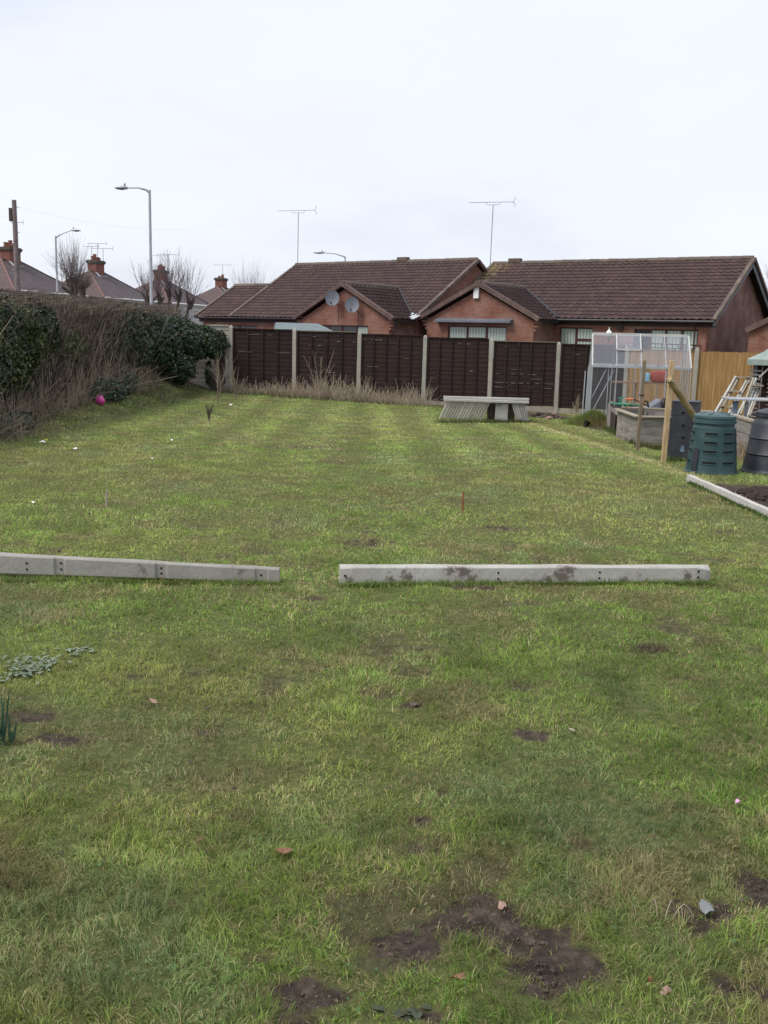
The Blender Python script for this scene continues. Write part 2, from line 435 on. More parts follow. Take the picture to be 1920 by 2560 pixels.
cl = ramp(nt, nz.outputs['Fac'], [(.34, (.80, .84, .95)), (.46, (.905, .95, 1.045)), (.62, (.955, 1.0, 1.07))])
cm = mixc(nt, 1.0, cl, (SKY, SKY, SKY), 'MULTIPLY')
# one faint darker wisp high up, as in any thin overcast
out = mixc(nt, .90, sky.outputs[0], cm)
nt.links.new(out, bg.inputs[0])
sl = bpy.data.lights.new('sun', 'SUN'); sl.energy = 1.5; sl.angle = R(24); sl.color = (1, .96, .9)
so = bpy.data.objects.new('sun', sl); col.objects.link(so)
sd = Vector((math.sin(SUN_AZ)*math.cos(SUN_EL), math.cos(SUN_AZ)*math.cos(SUN_EL), math.sin(SUN_EL)))
so.rotation_euler = (-sd).to_track_quat('-Z', 'Y').to_euler()
sc.view_settings.view_transform = 'Standard'; sc.view_settings.look = 'None'
sc.view_settings.exposure = .92; sc.view_settings.gamma = 1
sc.cycles.max_bounces = 6; sc.cycles.diffuse_bounces = 3; sc.cycles.transparent_max_bounces = 16

# ------------------------------------------------------------------ lawn
SOIL = []   # (cx, cy, rx, ry) world ellipses with soil strength
def soil(px, py, rx, ry, k=1.0):
    p = G(px, py); dx = abs(G(px+rx, py).x-p.x); dy = abs(G(px, py-ry).y-G(px, py+ry).y)/2
    if py < 2000: k = k*.78
    SOIL.append((p.x, p.y, max(dx, .02), max(dy, .03), k))
for a in [(1040, 2370, 105, 50), (1120, 2318, 115, 55), (1215, 2300, 140, 55), (1310, 2350, 120, 70), (1390, 2430, 140, 70), (1490, 2450, 60, 30),
          (1800, 2285, 120, 60, .8), (1905, 2215, 80, 60), (1820, 2465, 100, 45, .9), (740, 2490, 130, 80), (650, 2400, 45, 30, .6), (1050, 2545, 80, 20, .7),
          (70, 1800, 95, 34, .8), (190, 1852, 130, 26), (60, 1745, 70, 16, .5), (500, 1832, 60, 12, .8), (560, 1830, 60, 8, .7), (480, 1680, 80, 12, .6), (320, 1690, 60, 10, .6),
          (930, 1358, 70, 20, .85), (900, 1330, 50, 10, .6), (1260, 1322, 90, 8, .8), (1335, 1508, 130, 16, .6), (790, 1492, 60, 13, .7), (1190, 1468, 90, 8, .9), (1120, 1250, 130, 5, .5),
          (860, 1250, 90, 6, .6), (1100, 1980, 28, 14, .9), (1050, 2050, 65, 16, .9), (1030, 1762, 34, 12, .9), (1320, 1712, 70, 14, .7), (1345, 1835, 55, 16, .9), (1830, 1330, 40, 6, .6),
          (1800, 1330, 20, 4, .9), (690, 1700, 90, 12, .5), (300, 1600, 60, 10, .5), (610, 2040, 60, 12, .4), (1040, 2120, 40, 12, .7), (1240, 1370, 60, 8, .5),
          (1605, 1075, 40, 8, 1), (1500, 1072, 40, 7, .8), (1900, 1860, 40, 20, .5), (1640, 1625, 60, 12, .4)]:
    soil(*a)
bed_a, bed_b = G(1722, 1203), G(1925, 1296)
bed_back = G(1800, 1209).y
def soilness(X, Y):
    wob = (fbm(X*7, Y*7, 91)-.5)*1.1+(fbm(X*26, Y*26, 35, 3)-.5)*.7
    s = np.zeros_like(X)
    for cx, cy, rx, ry, k in SOIL:
        q = np.sqrt(((X-cx)/rx)**2+((Y-cy)/ry)**2)
        s = np.maximum(s, k*np.clip(1.15-q+wob*1.5, 0, 1))
    s = np.maximum(s, .40*np.clip((fbm(X*1.1+9, Y*1.1, 57)*.55+fbm(X*6, Y*6, 58)*.45-.58)*9, 0, 1))
    # dug bed on the right, behind the pale board
    dx, dy = bed_b.x-bed_a.x, bed_b.y-bed_a.y
    side = -((X-bed_a.x)*dy-(Y-bed_a.y)*dx)/math.hypot(dx, dy)     # >0 : right of the board
    s = np.maximum(s, np.clip(side*4-.1+wob*.3, 0, 1)*np.clip((bed_back-Y+wob*.4)*4, 0, 1)*(X > 1)*(Y > 4))
    # under hedge and along the fence foot
    s = np.maximum(s, sst(-5.6, -6.4, X+wob*.35)*.9*(Y > 3))
    s = np.maximum(s, .55*sst(28.7, 29.4, Y+.107*(X-.5)+wob*.3)*(X < 5))
    return np.clip(s, 0, 1)
def micro(X, Y):
    near = np.exp(-np.maximum(Y-2, 0)/9)
    return (fbm(X*1.7, Y*1.7, 3)-.5)*.05*(.3+near)+(fbm(X*9, Y*9, 5)-.5)*.016*near
def axis(segs):
    out = []
    for a, b, st in segs: out += list(np.arange(a, b, st))
    return np.array(out+[segs[-1][1]])
xs = axis([(-600, -60, 45), (-60, -14, 4), (-14, -5, .18), (-5, -1.6, .07), (-1.6, 1.7, .022), (1.7, 5, .07), (5, 12, .22), (12, 60, 4), (60, 600, 45)])
ys = axis([(-60, 0, 6), (0, 1.8, .3), (1.8, 3.6, .022), (3.6, 7, .045), (7, 16, .09), (16, 34, .22), (34, 120, 5), (120, 1200, 90)])
XX, YY = np.meshgrid(xs, ys)
S = soilness(XX, YY)
ZZ = ground(XX, YY)+micro(XX, YY)
rough = (fbm(XX*14, YY*14, 77, 4)-.5)*.05*S*np.exp(-np.maximum(YY-3, 0)/25)
bedm = ((XX > 2.8) & (YY > 5) & (YY < 14))
ZZ = ZZ-.012*S*(YY < 12)+rough*(1+.6*bedm)
V = np.stack([XX, YY, ZZ], -1).reshape(-1, 3)
ny, nx = XX.shape
i = (np.arange(ny-1)[:, None]*nx+np.arange(nx-1)[None, :]).ravel()
F = np.stack([i, i+1, i+nx+1, i+nx], 1)
Cg = np.stack([S, fbm(XX*.9, YY*.9, 8), fbm(XX*5, YY*5, 12)], -1).reshape(-1, 3)
me = npmesh('lawn_ground', V, F, Cg, True)
m, nt, b = newmat('turf_ground', .95, .15)
a = N(nt, 'ShaderNodeAttribute', attribute_name='Col'); sp = N(nt, 'ShaderNodeSeparateColor'); nt.links.new(a.outputs['Color'], sp.inputs[0])
turf = ramp(nt, noise(nt, 22, 6), [(.3, (.060, .080, .024)), (.55, (.12, .13, .045)), (.75, (.21, .19, .09))])
so_c = ramp(nt, noise(nt, 16, 8, rough=.7), [(.3, (.024, .018, .015)), (.5, (.062, .047, .038)), (.64, (.12, .092, .070)), (.72, (.20, .16, .11))])
nt.links.new(mixc(nt, ramp(nt, sp.outputs[0], [(.25, (0, 0, 0)), (.55, (1, 1, 1))]), turf, so_c), b.inputs['Base Color'])
bump(nt, b, noise(nt, 40, 8, rough=.7), 1.0, .02)
me.materials.append(m)
lawn = link('ground', me, kind='structure', label='rough garden lawn ground with bare patches of dark soil')

def hfield(X, Y): return ground(X, Y)+micro(X, Y)
# colour families (linear albedo)
GREEN = np.array([.165, .272, .050]); DARK = np.array([.070, .130, .028]); YEL = np.array([.310, .345, .095])
STRAW = np.array([.44, .38, .20]); BLUE = np.array([.215, .290, .150]); BROWN = np.array([.24, .19, .10])
TUFTS = [(G(1600, 2215), .16, STRAW*1.0), (G(140, 1545), .15, STRAW), (G(1640, 1100+20), .12, GREEN)]
def stripes(X, Y):
    """far-half mowing stripes, light on bent blades put into colour, plus one pale clippings line"""
    c = X*1.0+.16*(Y-16)*0+.02*(Y-16)
    s = .5+.5*np.sin(c*2*math.pi/1.12+fbm(X*.6, Y*.25, 44)*2.4)
    k = sst(9, 15, Y)
    line = np.exp(-((X-(3.95-.035*(Y-8)+.12*(fbm(Y*.7, Y*0, 9)-.5)))/.13)**2)*sst(6, 9, Y)*(.4+.8*fbm(X*2, Y*1.2, 66))
    return s*k, line
Vs, Fs, Cs = [], [], []; voff = 0
def grass(x0, x1, y0, y1, dens, h0, h1, w0, w1):
    global voff
    n = int((x1-x0)*(y1-y0)*dens)
    X = rng.uniform(x0, x1, n); Y = rng.uniform(y0, y1, n)
    keep = np.abs(X) < Y*.46+1.0
    X, Y = X[keep], Y[keep]
    s = soilness(X, Y); thin = fbm(X*4, Y*4, 21)
    bedk = (s > .2)
    pr = np.where(s > .8, .07, np.where(s > .5, .2, np.where(s > .25, .5, 1.0)))*np.where(thin < .34, .6, 1)
    keep = rng.uniform(size=len(X)) < pr
    X, Y, s = X[keep], Y[keep], s[keep]; n = len(X)
    big = fbm(X*.55, Y*.55, 31); med = fbm(X*2.2, Y*2.2, 51); sm = fbm(X*9, Y*9, 61, 3)
    st, ln = stripes(X, Y)
    tuft = fbm(X*17, Y*17, 63, 2)
    H = rng.uniform(h0, h1, n)*(.45+1.1*med)*(1-.35*s)
    H = H*(.2+1.6*tuft)*(1+.6*(sm-.5))
    W = rng.uniform(w0, w1, n)
    # colours
    r = rng.uniform(size=n)[:, None]
    t = np.clip((big-.36)/.3, 0, 1)[:, None]
    C = GREEN*(1-t)+YEL*t
    q = np.clip((med-.5)*4, 0, 1)[:, None]; C = C*(1-q*.55)+(GREEN*1.15)*q*.55
    q = np.clip((fbm(X*1.3, Y*1.3, 71)-.56)*6, 0, 1)[:, None]; C = C*(1-q*.7)+BLUE*q*.7
    q = np.clip((fbm(X*2.9, Y*2.9, 81)-.57)*7, 0, 1)[:, None]; C = C*(1-q*.8)+BROWN*q*.8
    dead = (.17+.25*np.clip((fbm(X*1.7, Y*1.7, 99)-.5)*5, 0, 1)+.35*(s > .1))[:, None]
    C = np.where(r < dead, STRAW*rng.uniform(.4, 1.05, (n, 1)), C)
    C = np.where((r > .90), DARK, C)
    C = C*(1+(st[:, None]-.5)*.46*sst(7, 12, Y)[:, None])  # stripes: light and dark of leaning blades painted into their colour
    C = C*(1-np.clip(ln*.85, 0, 1)[:, None])+STRAW*1.25*np.clip(ln*.85, 0, 1)[:, None]
    C = np.where((s[:, None] > .3) & (rng.uniform(size=(n, 1)) < .5), BROWN*rng.uniform(.3, 1.0, (n, 1)), C)
    C = C*(1+(rng.uniform(.55, 1.4, (n, 1))-1)*(1-.4*sst(6, 14, Y)[:, None]))
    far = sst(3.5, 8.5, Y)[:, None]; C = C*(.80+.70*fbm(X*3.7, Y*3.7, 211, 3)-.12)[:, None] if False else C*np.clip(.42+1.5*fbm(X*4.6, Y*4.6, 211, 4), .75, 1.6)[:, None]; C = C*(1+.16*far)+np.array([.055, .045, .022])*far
    # uneven tufts
    for p, rad, tc_ in TUFTS:
        k = np.exp(-(((X-p.x)/rad)**2+((Y-p.y)/rad)**2)); H = H*(1+1.0*k)
        C = np.where((rng.uniform(size=n) < k*.8)[:, None], tc_*rng.uniform(.7, 1.15, (n, 1)), C)
    az = 2*math.pi*fbm(X*7.3, Y*7.3, 41)*4+rng.normal(0, .9, n)
    lean = np.abs(rng.normal(1.02, .42, n)); lean = np.clip(lean, .05, 1.5)
    P = np.c_[X, Y, hfield(X, Y)-.012*s*(Y < 12)-.004]
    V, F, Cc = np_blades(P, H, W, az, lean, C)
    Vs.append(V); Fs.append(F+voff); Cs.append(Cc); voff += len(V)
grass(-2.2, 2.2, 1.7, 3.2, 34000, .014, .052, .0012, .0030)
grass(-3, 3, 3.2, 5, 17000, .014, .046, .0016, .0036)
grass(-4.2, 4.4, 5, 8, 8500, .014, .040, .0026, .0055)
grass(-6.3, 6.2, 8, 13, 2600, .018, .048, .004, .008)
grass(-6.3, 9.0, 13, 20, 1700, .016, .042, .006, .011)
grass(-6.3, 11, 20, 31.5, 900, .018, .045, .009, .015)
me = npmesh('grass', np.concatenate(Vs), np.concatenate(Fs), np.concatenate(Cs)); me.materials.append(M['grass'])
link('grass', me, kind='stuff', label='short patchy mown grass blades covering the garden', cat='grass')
del Vs, Fs, Cs

# crumbs of earth, worm casts and litter in the bare patches (nobody could count them)
import bmesh as _bm
_b = _bm.new(); _bm.ops.create_icosphere(_b, subdivisions=1, radius=1); _ib = np.array([v.co[:] for v in _b.verts]); _if = np.array([[v.index for v in f.verts] for f in _b.faces]); _b.free()
def crumbs(n, x0, x1, y0, y1, smin, smax, name, label, only_soil):
    X = rng.uniform(x0, x1, n); Y = rng.uniform(y0, y1, n); k = np.abs(X) < Y*.46+.4; X, Y = X[k], Y[k]; s = soilness(X, Y)
    k = s > .55 if only_soil else (fbm(X*3, Y*3, 14) > .55); X, Y = X[k], Y[k]; m_ = len(X)
    S_ = rng.uniform(smin, smax, m_)**1.0*rng.uniform(.4, 1, m_)
    V = _ib[None]*rng.uniform(.6, 1.35, (m_, len(_ib), 3))*(S_[:, None, None]*np.array([1, 1, .7]))+np.c_[X, Y, hfield(X, Y)-.010*(Y < 12)*only_soil][:, None, :]
    F = _if[None]+(np.arange(m_)*len(_ib))[:, None, None]
    me = npmesh(name, V.reshape(-1, 3), F.reshape(-1, 3)); me.materials.append(M['rock']); link(name, me, None, label=label, cat='soil', kind='stuff')
crumbs(42000, -2, 2.2, 1.8, 6.0, .0015, .0085, 'soil_crumbs', 'crumbs of dark earth lying in the bare patches', True)
crumbs(9000, -5.5, 6, 2.5, 27, .004, .015, 'worm_casts', 'scattered worm casts and small earth lumps in the turf', False)
# ------------------------------------------------------------------ bungalows
UX, UY = .788, -.616        # local +x (towards the right-hand gable); local +y = away
ANG = math.atan2(UY, UX)
def loc_on(px, py, Mx, b):
    """local point where the pixel's line of sight crosses the wall plane local y=b"""
    inv = Mx.inverted(); o = inv @ Vector((0, 0, CAMH)); d = (inv.to_3x3() @ ray(px, py))
    t = (b-o.y)/d.y; return o+d*t
def tiled(name, mat, parent, x0, x1, yf, zf, yr, zr, tw=.30, th=.31, amp=.040, step=.042, sub=6):
    """rectangular tiled pitch from eave (y=yf,z=zf) to ridge (yr,zr): real rolls and lapped courses"""
    L = math.hypot(yr-yf, zr-zf); sy, sz = (yr-yf)/L, (zr-zf)/L
    nrm = np.array([0, -sz if yr > yf else sz, abs(sy)])
    nc = max(1, round(L/th)); th = L/nc
    us = np.arange(x0, x1+1e-6, tw/sub)
    vs = []
    for c in range(nc): vs += ([(c*th+.045, .018)] if c else [])+[(c*th, step-.016), (c*th, step), ((c+1)*th+(.045 if c < nc-1 else 0), .0)]
    vs = np.array(vs)
    U, Vv = np.meshgrid(us, vs[:, 0]); St = np.repeat(vs[:, 1][:, None], len(us), 1)
    ph = (U/tw) % 1.0
    prof = np.where(ph < .45, np.sin(ph/.45*math.pi), -.12*np.sin((ph-.45)/.55*math.pi))*amp
    Hh = prof+St
    Hh = Hh+(vn(U*.7, Vv*.9, int(abs(zf*97)) % 50)-.5)*.035+(vn(U*3.3, Vv*2.9, 7)-.5)*.012
    P = np.stack([U, yf+Vv*sy+nrm[1]*Hh, zf+Vv*sz+nrm[2]*Hh], -1)
    n0, n1 = U.shape; i = (np.arange(n0-1)[:, None]*n1+np.arange(n1-1)[None, :]).ravel()
    F = np.stack([i, i+1, i+n1+1, i+n1], 1)
    me = npmesh(name, P.reshape(-1, 3), F, None)
    me.materials.append(mat)
    uv = me.uv_layers.new(name='UVMap'); UVv = np.stack([U, Vv], -1).reshape(-1, 2)
    uv.data.foreach_set('uv', UVv[F.ravel()].astype(np.float32).ravel())
    return link(name, me, parent)
def ridge(parent, p0, p1, mat, name='ridge_tiles', r=.13):
    p0, p1 = Vector(p0), Vector(p1); L = (p1-p0).length; n = max(1, int(L/.45)); mb = MB(); d = (p1-p0)/n
    for i_ in range(n):
        a = p0+d*i_; rr = r*random.uniform(.94, 1.06)
        mb.tube([a, a+d*.97], [rr, rr*.93], 8)
    return mb.build(name, mat, parent, smooth=True)
def wall_cells(mb, x0, x1, z0, z1, y0, y1, holes):
    xs_ = sorted({x0, x1, *[h[0] for h in holes], *[h[1] for h in holes]}); zs_ = sorted({z0, z1, *[h[2] for h in holes], *[h[3] for h in holes]})
    xs_ = [x for x in xs_ if x0 <= x <= x1]; zs_ = [z for z in zs_ if z0 <= z <= z1]
    for a, b_ in zip(xs_, xs_[1:]):
        run = None
        for c, d in zip(zs_, zs_[1:]):
            mx, mz = (a+b_)/2, (c+d)/2
            if any(h[0] < mx < h[1] and h[2] < mz < h[3] for h in holes):
                if run: mb.box(a, b_, y0, y1, *run); run = None
            else: run = (run[0], d) if run else (c, d)
        if run: mb.box(a, b_, y0, y1, *run)
def window(parent, h, y, parts, blind=None, name='window'):
    """h=(x0,x1,z0,z1); parts=list of (x0,x1,z0,z1) lights in 0..1; frame set back 60 mm"""
    x0, x1, z0, z1 = h; W, H = x1-x0, z1-z0; fr = MB(); y0 = y+.06
    cells = [(x0+a*W, x0+b_*W, z0+c*H, z0+d*H) for a, b_, c, d in parts]
    wall_cells(fr, x0, x1, z0, z1, y0, y0+.07, [(a+.05, b_-.05, c+.05, d-.05) for a, b_, c, d in cells])
    f = fr.build(name, M['frame_brown'], parent)
    for q, (a, b_, c, d) in enumerate(cells):
        g = MB().box(a+.045, b_-.045, y0+.03, y0+.045, c+.045, d-.045)
        g.build('pane', M['blind'] if (blind and blind[q]) else M['glass'], f)
    return f
TAN = .578
def bungalow(x_left, zeave, zground, w_, org, label, wings, holes_main, name='bungalow'):
    root = empty(name, (org[0], org[1], zground), ANG, label=label, cat='house', group='brick bungalows behind the fence')
    E = zeave-zground; Rz = E+w_*TAN
    return root, E, Rz

def _lich():
    m = M['tile'].copy(); m.name = 'roof_tile_lichen'; nt = m.node_tree; b = nt.nodes['Principled BSDF']; src = b.inputs['Base Color'].links[0].from_socket
    tc = N(nt, 'ShaderNodeTexCoord'); sx = N(nt, 'ShaderNodeSeparateXYZ'); nt.links.new(tc.outputs['UV'], sx.inputs[0])
    mr = N(nt, 'ShaderNodeMapRange'); nt.links.new(sx.outputs[0], mr.inputs[0]); mr.inputs[1].default_value = -12.4; mr.inputs[2].default_value = -10.6; mr.inputs[3].default_value = .34; mr.inputs[4].default_value = 0
    mv = N(nt, 'ShaderNodeMapRange'); nt.links.new(sx.outputs[1], mv.inputs[0]); mv.inputs[1].default_value = 3.4; mv.inputs[2].default_value = 5.2; mv.inputs[3].default_value = 0; mv.inputs[4].default_value = .12
    ad = N(nt, 'ShaderNodeMath', operation='ADD'); nt.links.new(mr.outputs[0], ad.inputs[0]); nt.links.new(noise(nt, 3.2, 7, vec=tc.outputs['UV'], rough=.75), ad.inputs[1])
    a2 = N(nt, 'ShaderNodeMath', operation='ADD'); nt.links.new(ad.outputs[0], a2.inputs[0]); nt.links.new(mv.outputs[0], a2.inputs[1])
    nt.links.new(mixc(nt, ramp(nt, a2.outputs[0], [(.74, (0, 0, 0)), (.92, (.8, .8, .8))]), src, (.27, .21, .10)), b.inputs['Base Color']); return m
M['tile_lichen'] = _lich()
# --- right bungalow -------------------------------------------------
ZG = -.5
rb = empty('bungalow', (12.503, 39.396, ZG), -.617, label='right-hand brick bungalow, white box under its front gable, behind greenhouse', cat='house', group='brick bungalows behind the fence')
RM = rb.matrix_world.copy()
E, W2 = 2.419-ZG, 4.563; Rz = E+W2*TAN; XL = -12.42
EW = 2.343-ZG
wing = (-12.489, -6.619, -1.672)   # x0,x1,yfront
wxc = (wing[0]+wing[1])/2; WR = EW+(wing[1]-wing[0])/2*.50
def hole(p0, p1, b_, M_):
    a = loc_on(*p0, M_, b_); c = loc_on(*p1, M_, b_)
    return (a.x, c.x, min(a.z, c.z), max(a.z, c.z))
wfy = wing[2]+.16
h1 = hole((1120, 814), (1263, 900), wfy, RM)
mb = MB()
hmA = hole((1399, 818), (1478, 900), .32, RM); hmB = hole((1586, 822), (1740, 905), .32, RM)
for h in (h1, hmA, hmB): pass
wall_cells(mb, wing[1]-.35, -.35, 0, E-.16, .32, .57, [hmA, hmB])
mb.build('front_wall', M['brick'], rb)
mb = MB(); wall_cells(mb, wing[0]+.3, wing[1]-.3, 0, EW-.08, wfy, wfy+.25, [h1])
xa, xb = wing[0]+.3, wing[1]-.3
zt = EW-.08
mb.prism([(xa, wfy, zt), (xb, wfy, zt), (wxc, wfy, zt+(xb-xa)/2*.50)], (0, .25, 0))
for k_ in range(3):   # corbelled brick at the eave corners
    mb.box(xb, xb+.09*(3-k_), wfy, wfy+.25, zt-.12-.15*k_, zt-.15*k_+.001-.004); mb.box(xa-.09*(3-k_), xa, wfy, wfy+.25, zt-.12-.15*k_, zt-.15*k_-.003)
mb.build('gable_wall', M['brick'], rb)
MB().box(xb-.252, xb-.002, wfy+.25, .8, 0, zt).build('side_wall', M['brick_shaded'], rb); MB().box(xa+.002, xa+.252, wfy+.25, .8, 0, zt).build('side_wall', M['brick_shaded'], rb)
# right gable end wall
gx = -.35
mb = MB().prism([(gx, .573, 0), (gx, 2*W2-.3, 0), (gx, 2*W2-.3, E-.1), (gx, W2, Rz-.12), (gx, .573, E-.02+.10)], (-.25, 0, 0))
mb.build('end_wall', M['brick_shaded'], rb)
mb = MB().prism([(XL+.1, .6, 0), (XL+.1, 2*W2-.3, 0), (XL+.1, 2*W2-.3, E-.1), (XL+.1, W2, Rz-.14), (XL+.1, .6, E+.05)], (.25, 0, 0))
mb.build('end_wall', M['brick_shaded'], rb)
rf = tiled('roof', M['tile_lichen'], rb, XL, 0, 0, E, W2, Rz)
tiled('roof', M['tile'], rb, XL, 0, 2*W2, E, W2, Rz, sub=2)
# wing roof slopes run along local y; build in a rotated child frame through an axis swap
def tiled_wing(parent, mat, ye, yr_, xeave, zeave, xr, zr):
    """slope whose eave runs along local y from ye (front) to yr_"""
    o = tiled('wing_roof', mat, parent, 0, yr_-ye, 0, 0, abs(xr-xeave), zr-zeave)
    me = o.data; n = len(me.vertices); co = np.empty(n*3, np.float32); me.vertices.foreach_get('co', co); co = co.reshape(-1, 3)
    out_ = np.empty_like(co); sg = 1 if xr > xeave else -1
    out_[:, 0] = xeave+sg*co[:, 1]; out_[:, 1] = ye+co[:, 0]; out_[:, 2] = zeave+co[:, 2]
    me.vertices.foreach_set('co', out_.ravel())
    if sg > 0: me.flip_normals()
    me.update(); return o
def wing_all(parent, w3, ze, wr, main_tan, E_):
    xc = (w3[0]+w3[1])/2; yb = (wr-E_)/main_tan+.25
    tiled_wing(parent, M['tile'], w3[2], yb, w3[1], ze, xc, wr)
    tiled_wing(parent, M['tile'], w3[2], yb, w3[0], ze, xc, wr)
    ridge(parent, (xc, w3[2], wr+.0), (xc, yb, wr+.0), M['tile_mossy'])
    # verge tiles on the gable edge
    for s_, x_ in ((1, w3[1]), (-1, w3[0])):
        mb = MB(); n = 9
        for k_ in range(n):
            a = Vector((x_, w3[2]-.02, ze+.0)).lerp(Vector((xc, w3[2]-.02, wr+.0)), k_/n); c = Vector((x_, w3[2]-.02, ze)).lerp(Vector((xc, w3[2]-.02, wr)), (k_+1)/n-.004)
            mb.beam(a+Vector((0, .05, -.02)), c+Vector((0, .05, -.02+.012)), .20, .17)
        mb.build('verge', M['verge'], parent)
    mb = MB()
    mb.prism([(xc-.16, w3[2]-.075, wr-.14), (xc+.16, w3[2]-.075, wr-.14), (xc+.13, w3[2]-.075, wr+.10), (xc-.13, w3[2]-.075, wr+.10)], (0, .12, 0))
    mb.build('ridge_end', M['verge'], parent)
    for x_, sg in ((w3[1], 1), (w3[0], -1)):
        mb = MB().box(x_-.08+.05*sg, x_+.04+.05*sg, w3[2]+.12, .0, ze-.12, ze-.02); mb.build('gutter', M['black_plastic'], parent)
wing_all(rb, wing, EW, WR, TAN, E)
ridge(rb, (XL, W2, Rz+.02), (0, W2, Rz+.02), M['tile_mossy'])
# valley flashing
mb = MB(); yb = (WR-E)/TAN
mb.tube([(wing[1]+.02, .0, E+.05), (wxc, yb, WR+.05)], .06, 6); mb.build('valley', M['black_plastic'], rb)
# verges of the main roof
def verge_main(parent, x_, E_, W_, Rz_, back=True):
    for (y0, y1) in ((0, W_), (2*W_, W_)) if back else ((0, W_),):
        mb = MB(); n = 14
        for k_ in range(n):
            a = Vector((x_, y0, E_)).lerp(Vector((x_, y1, Rz_)), k_/n); c = Vector((x_, y0, E_)).lerp(Vector((x_, y1, Rz_)), (k_+1)/n-.003)
            mb.beam(a+Vector((0, 0, -.01)), c+Vector((0, 0, .01)), .16, .14)
        mb.build('verge', M['tile_mossy'] if y0 == 0 else M['verge'], parent)
verge_main(rb, 0, E, W2, Rz); verge_main(rb, XL, E, W2, Rz)
mb = MB()   # barge board under the right verge
mb.beam((-.03, .05, E-.14), (-.03, W2, Rz-.20), .05, .22); mb.beam((-.03, 2*W2-.05, E-.14), (-.03, W2, Rz-.20), .05, .22)
mb.build('barge_board', M['dish'], rb)
mb = MB().box(wing[1]-.3, -.02, .30, .33-.012, E-.26, E-.06); mb.box(wing[1]-.3, -.02, .1, .30, E-.11, E-.08); mb.build('fascia', M['fascia'], rb)
mb = MB().tube([(wing[1]-.1, .03, E-.05), (0, .03, E-.05)], .06, 8); mb.build('gutter', M['black_plastic'], rb)
p = loc_on(1738, 812, RM, .25)
mb = MB().tube([(p.x, .03, E-.08), (p.x, .1, E-.2), (p.x, .26, E-.35), (p.x, .26, 0)], .035, 8); mb.build('downpipe', M['frame_brown'], rb)
window(rb, h1, wfy, [(0, .33, 0, 1), (.33, .66, .62, 1), (.33, .66, 0, .62), (.66, 1, 0, 1)], [1, 1, 1, 1])
window(rb, hmA, .32, [(0, .5, 0, 1), (.5, 1, .62, 1), (.5, 1, 0, .62)], [1, 1, 1])
window(rb, hmB, .32, [(0, .25, 0, 1), (.25, .5, 0, 1), (.5, .75, 0, 1), (.75, 1, 0, 1)], [0, 1, 1, 1], name='patio_door')
p = loc_on(1193, 731, RM, wfy); MB().box(p.x-.13, p.x+.13, wfy-.11, wfy-.003, p.z-.26, p.z+.26).build('alarm_box', M['white'], rb, bevel=.02)
a = loc_on(1095, 802, RM, wfy); c = loc_on(1283, 802, RM, wfy)
mb = MB().prism([(a.x, wfy-.32, a.z-.05), (a.x, wfy-.32, a.z+.03), (a.x, wfy-.003, a.z+.12), (a.x, wfy-.003, a.z-.08)], (c.x-a.x, 0, 0))
mb.build('window_hood', M['dish'], rb)
p = loc_on(1553, 819, RM, .32); MB().box(p.x-.1, p.x+.1, .2, .317, p.z-.09, p.z+.09).build('security_light', M['black_plastic'], rb)
def vent(parent, px, Mx, W_, Rz_):
    p = loc_on(px, 655, Mx, W_)
    MB().box(p.x-.32, p.x+.32, W_-.14, W_+.14, Rz_+.06, Rz_+.26).build('ridge_vent', M['tile_mossy'], parent, bevel=.02)
vent(rb, 1288, RM, W2, Rz)
def aerial(parent, px0, py0, px1, py1, Mx, b_, Ls, k=1):
    lo = loc_on(px0, py0, Mx, b_); hi = loc_on(px1, py1, Mx, b_)
    mb = MB().tube([lo-Vector((0, 0, .6)), hi], .022, 6)
    o = mb.build('tv_aerial', M['galv'], parent)
    # boom roughly facing across the view
    mb = MB(); d = Vector((.82*k, .57, 0)).normalized(); d.z = .04*k
    c = hi+Vector((0, 0, .12))
    mb.tube([c-d*Ls*.62, c+d*Ls*.52], .014, 5)
    mb.tube([c-d*.35-Vector((0, 0, 0)), c-d*.3-Vector((0, 0, .12)), c+d*.3-Vector((0, 0, .12)), c+d*.35], .012, 5)
    sd = Vector((-d.y, d.x, 0)).normalized()
    for q in range(14):
        t = -.60+q*.075; mb.tube([c+d*Ls*t-sd*.12, c+d*Ls*t+sd*.12], .005, 4)
    for sgn in (-1, 1):
        mb.tube([c+d*Ls*.50, c+d*Ls*.56+Vector((0, 0, sgn*.12)), c+d*Ls*.54+Vector((0, 0, sgn*.24))], .012, 4)
    mb.build('aerial_boom', M['galv'], o)
aerial(rb, 1225, 664, 1233, 512, RM, W2, 1.9)

# --- left bungalow --------------------------------------------------
lb = empty('bungalow', (1.105, 45.12, ZG), -.654, label='left-hand brick bungalow with two satellite dishes on its front gable', cat='house', group='brick bungalows behind the fence')
LM = lb.matrix_world.copy()
EL, W3 = 2.254-ZG, 4.994; RL = EL+W3*.578; XL2 = -11.66; X3 = -14.25
wl = (-5.72, 0.0, -1.54); EWL = EL-.0; wlc = (wl[0]+wl[1])/2; WRL = EWL+(wl[1]-wl[0])/2*.523
wfy2 = wl[2]+.16
hL = hole((788, 812), (918, 900), wfy2, LM)
hL0 = hole((551, 812), (643, 900), .32, LM)
mb = MB(); wall_cells(mb, X3+.3, wl[0]+.3, 0, EL-.16, .32, .57, [hL0]); mb.build('front_wall', M['brick'], lb)
xa, xb = wl[0]+.3, wl[1]-.3; zt = EWL-.08
mb = MB(); wall_cells(mb, xa, xb, 0, zt, wfy2, wfy2+.25, [hL])
mb.prism([(xa, wfy2, zt), (xb, wfy2, zt), (wlc, wfy2, zt+(xb-xa)/2*.523)], (0, .25, 0))
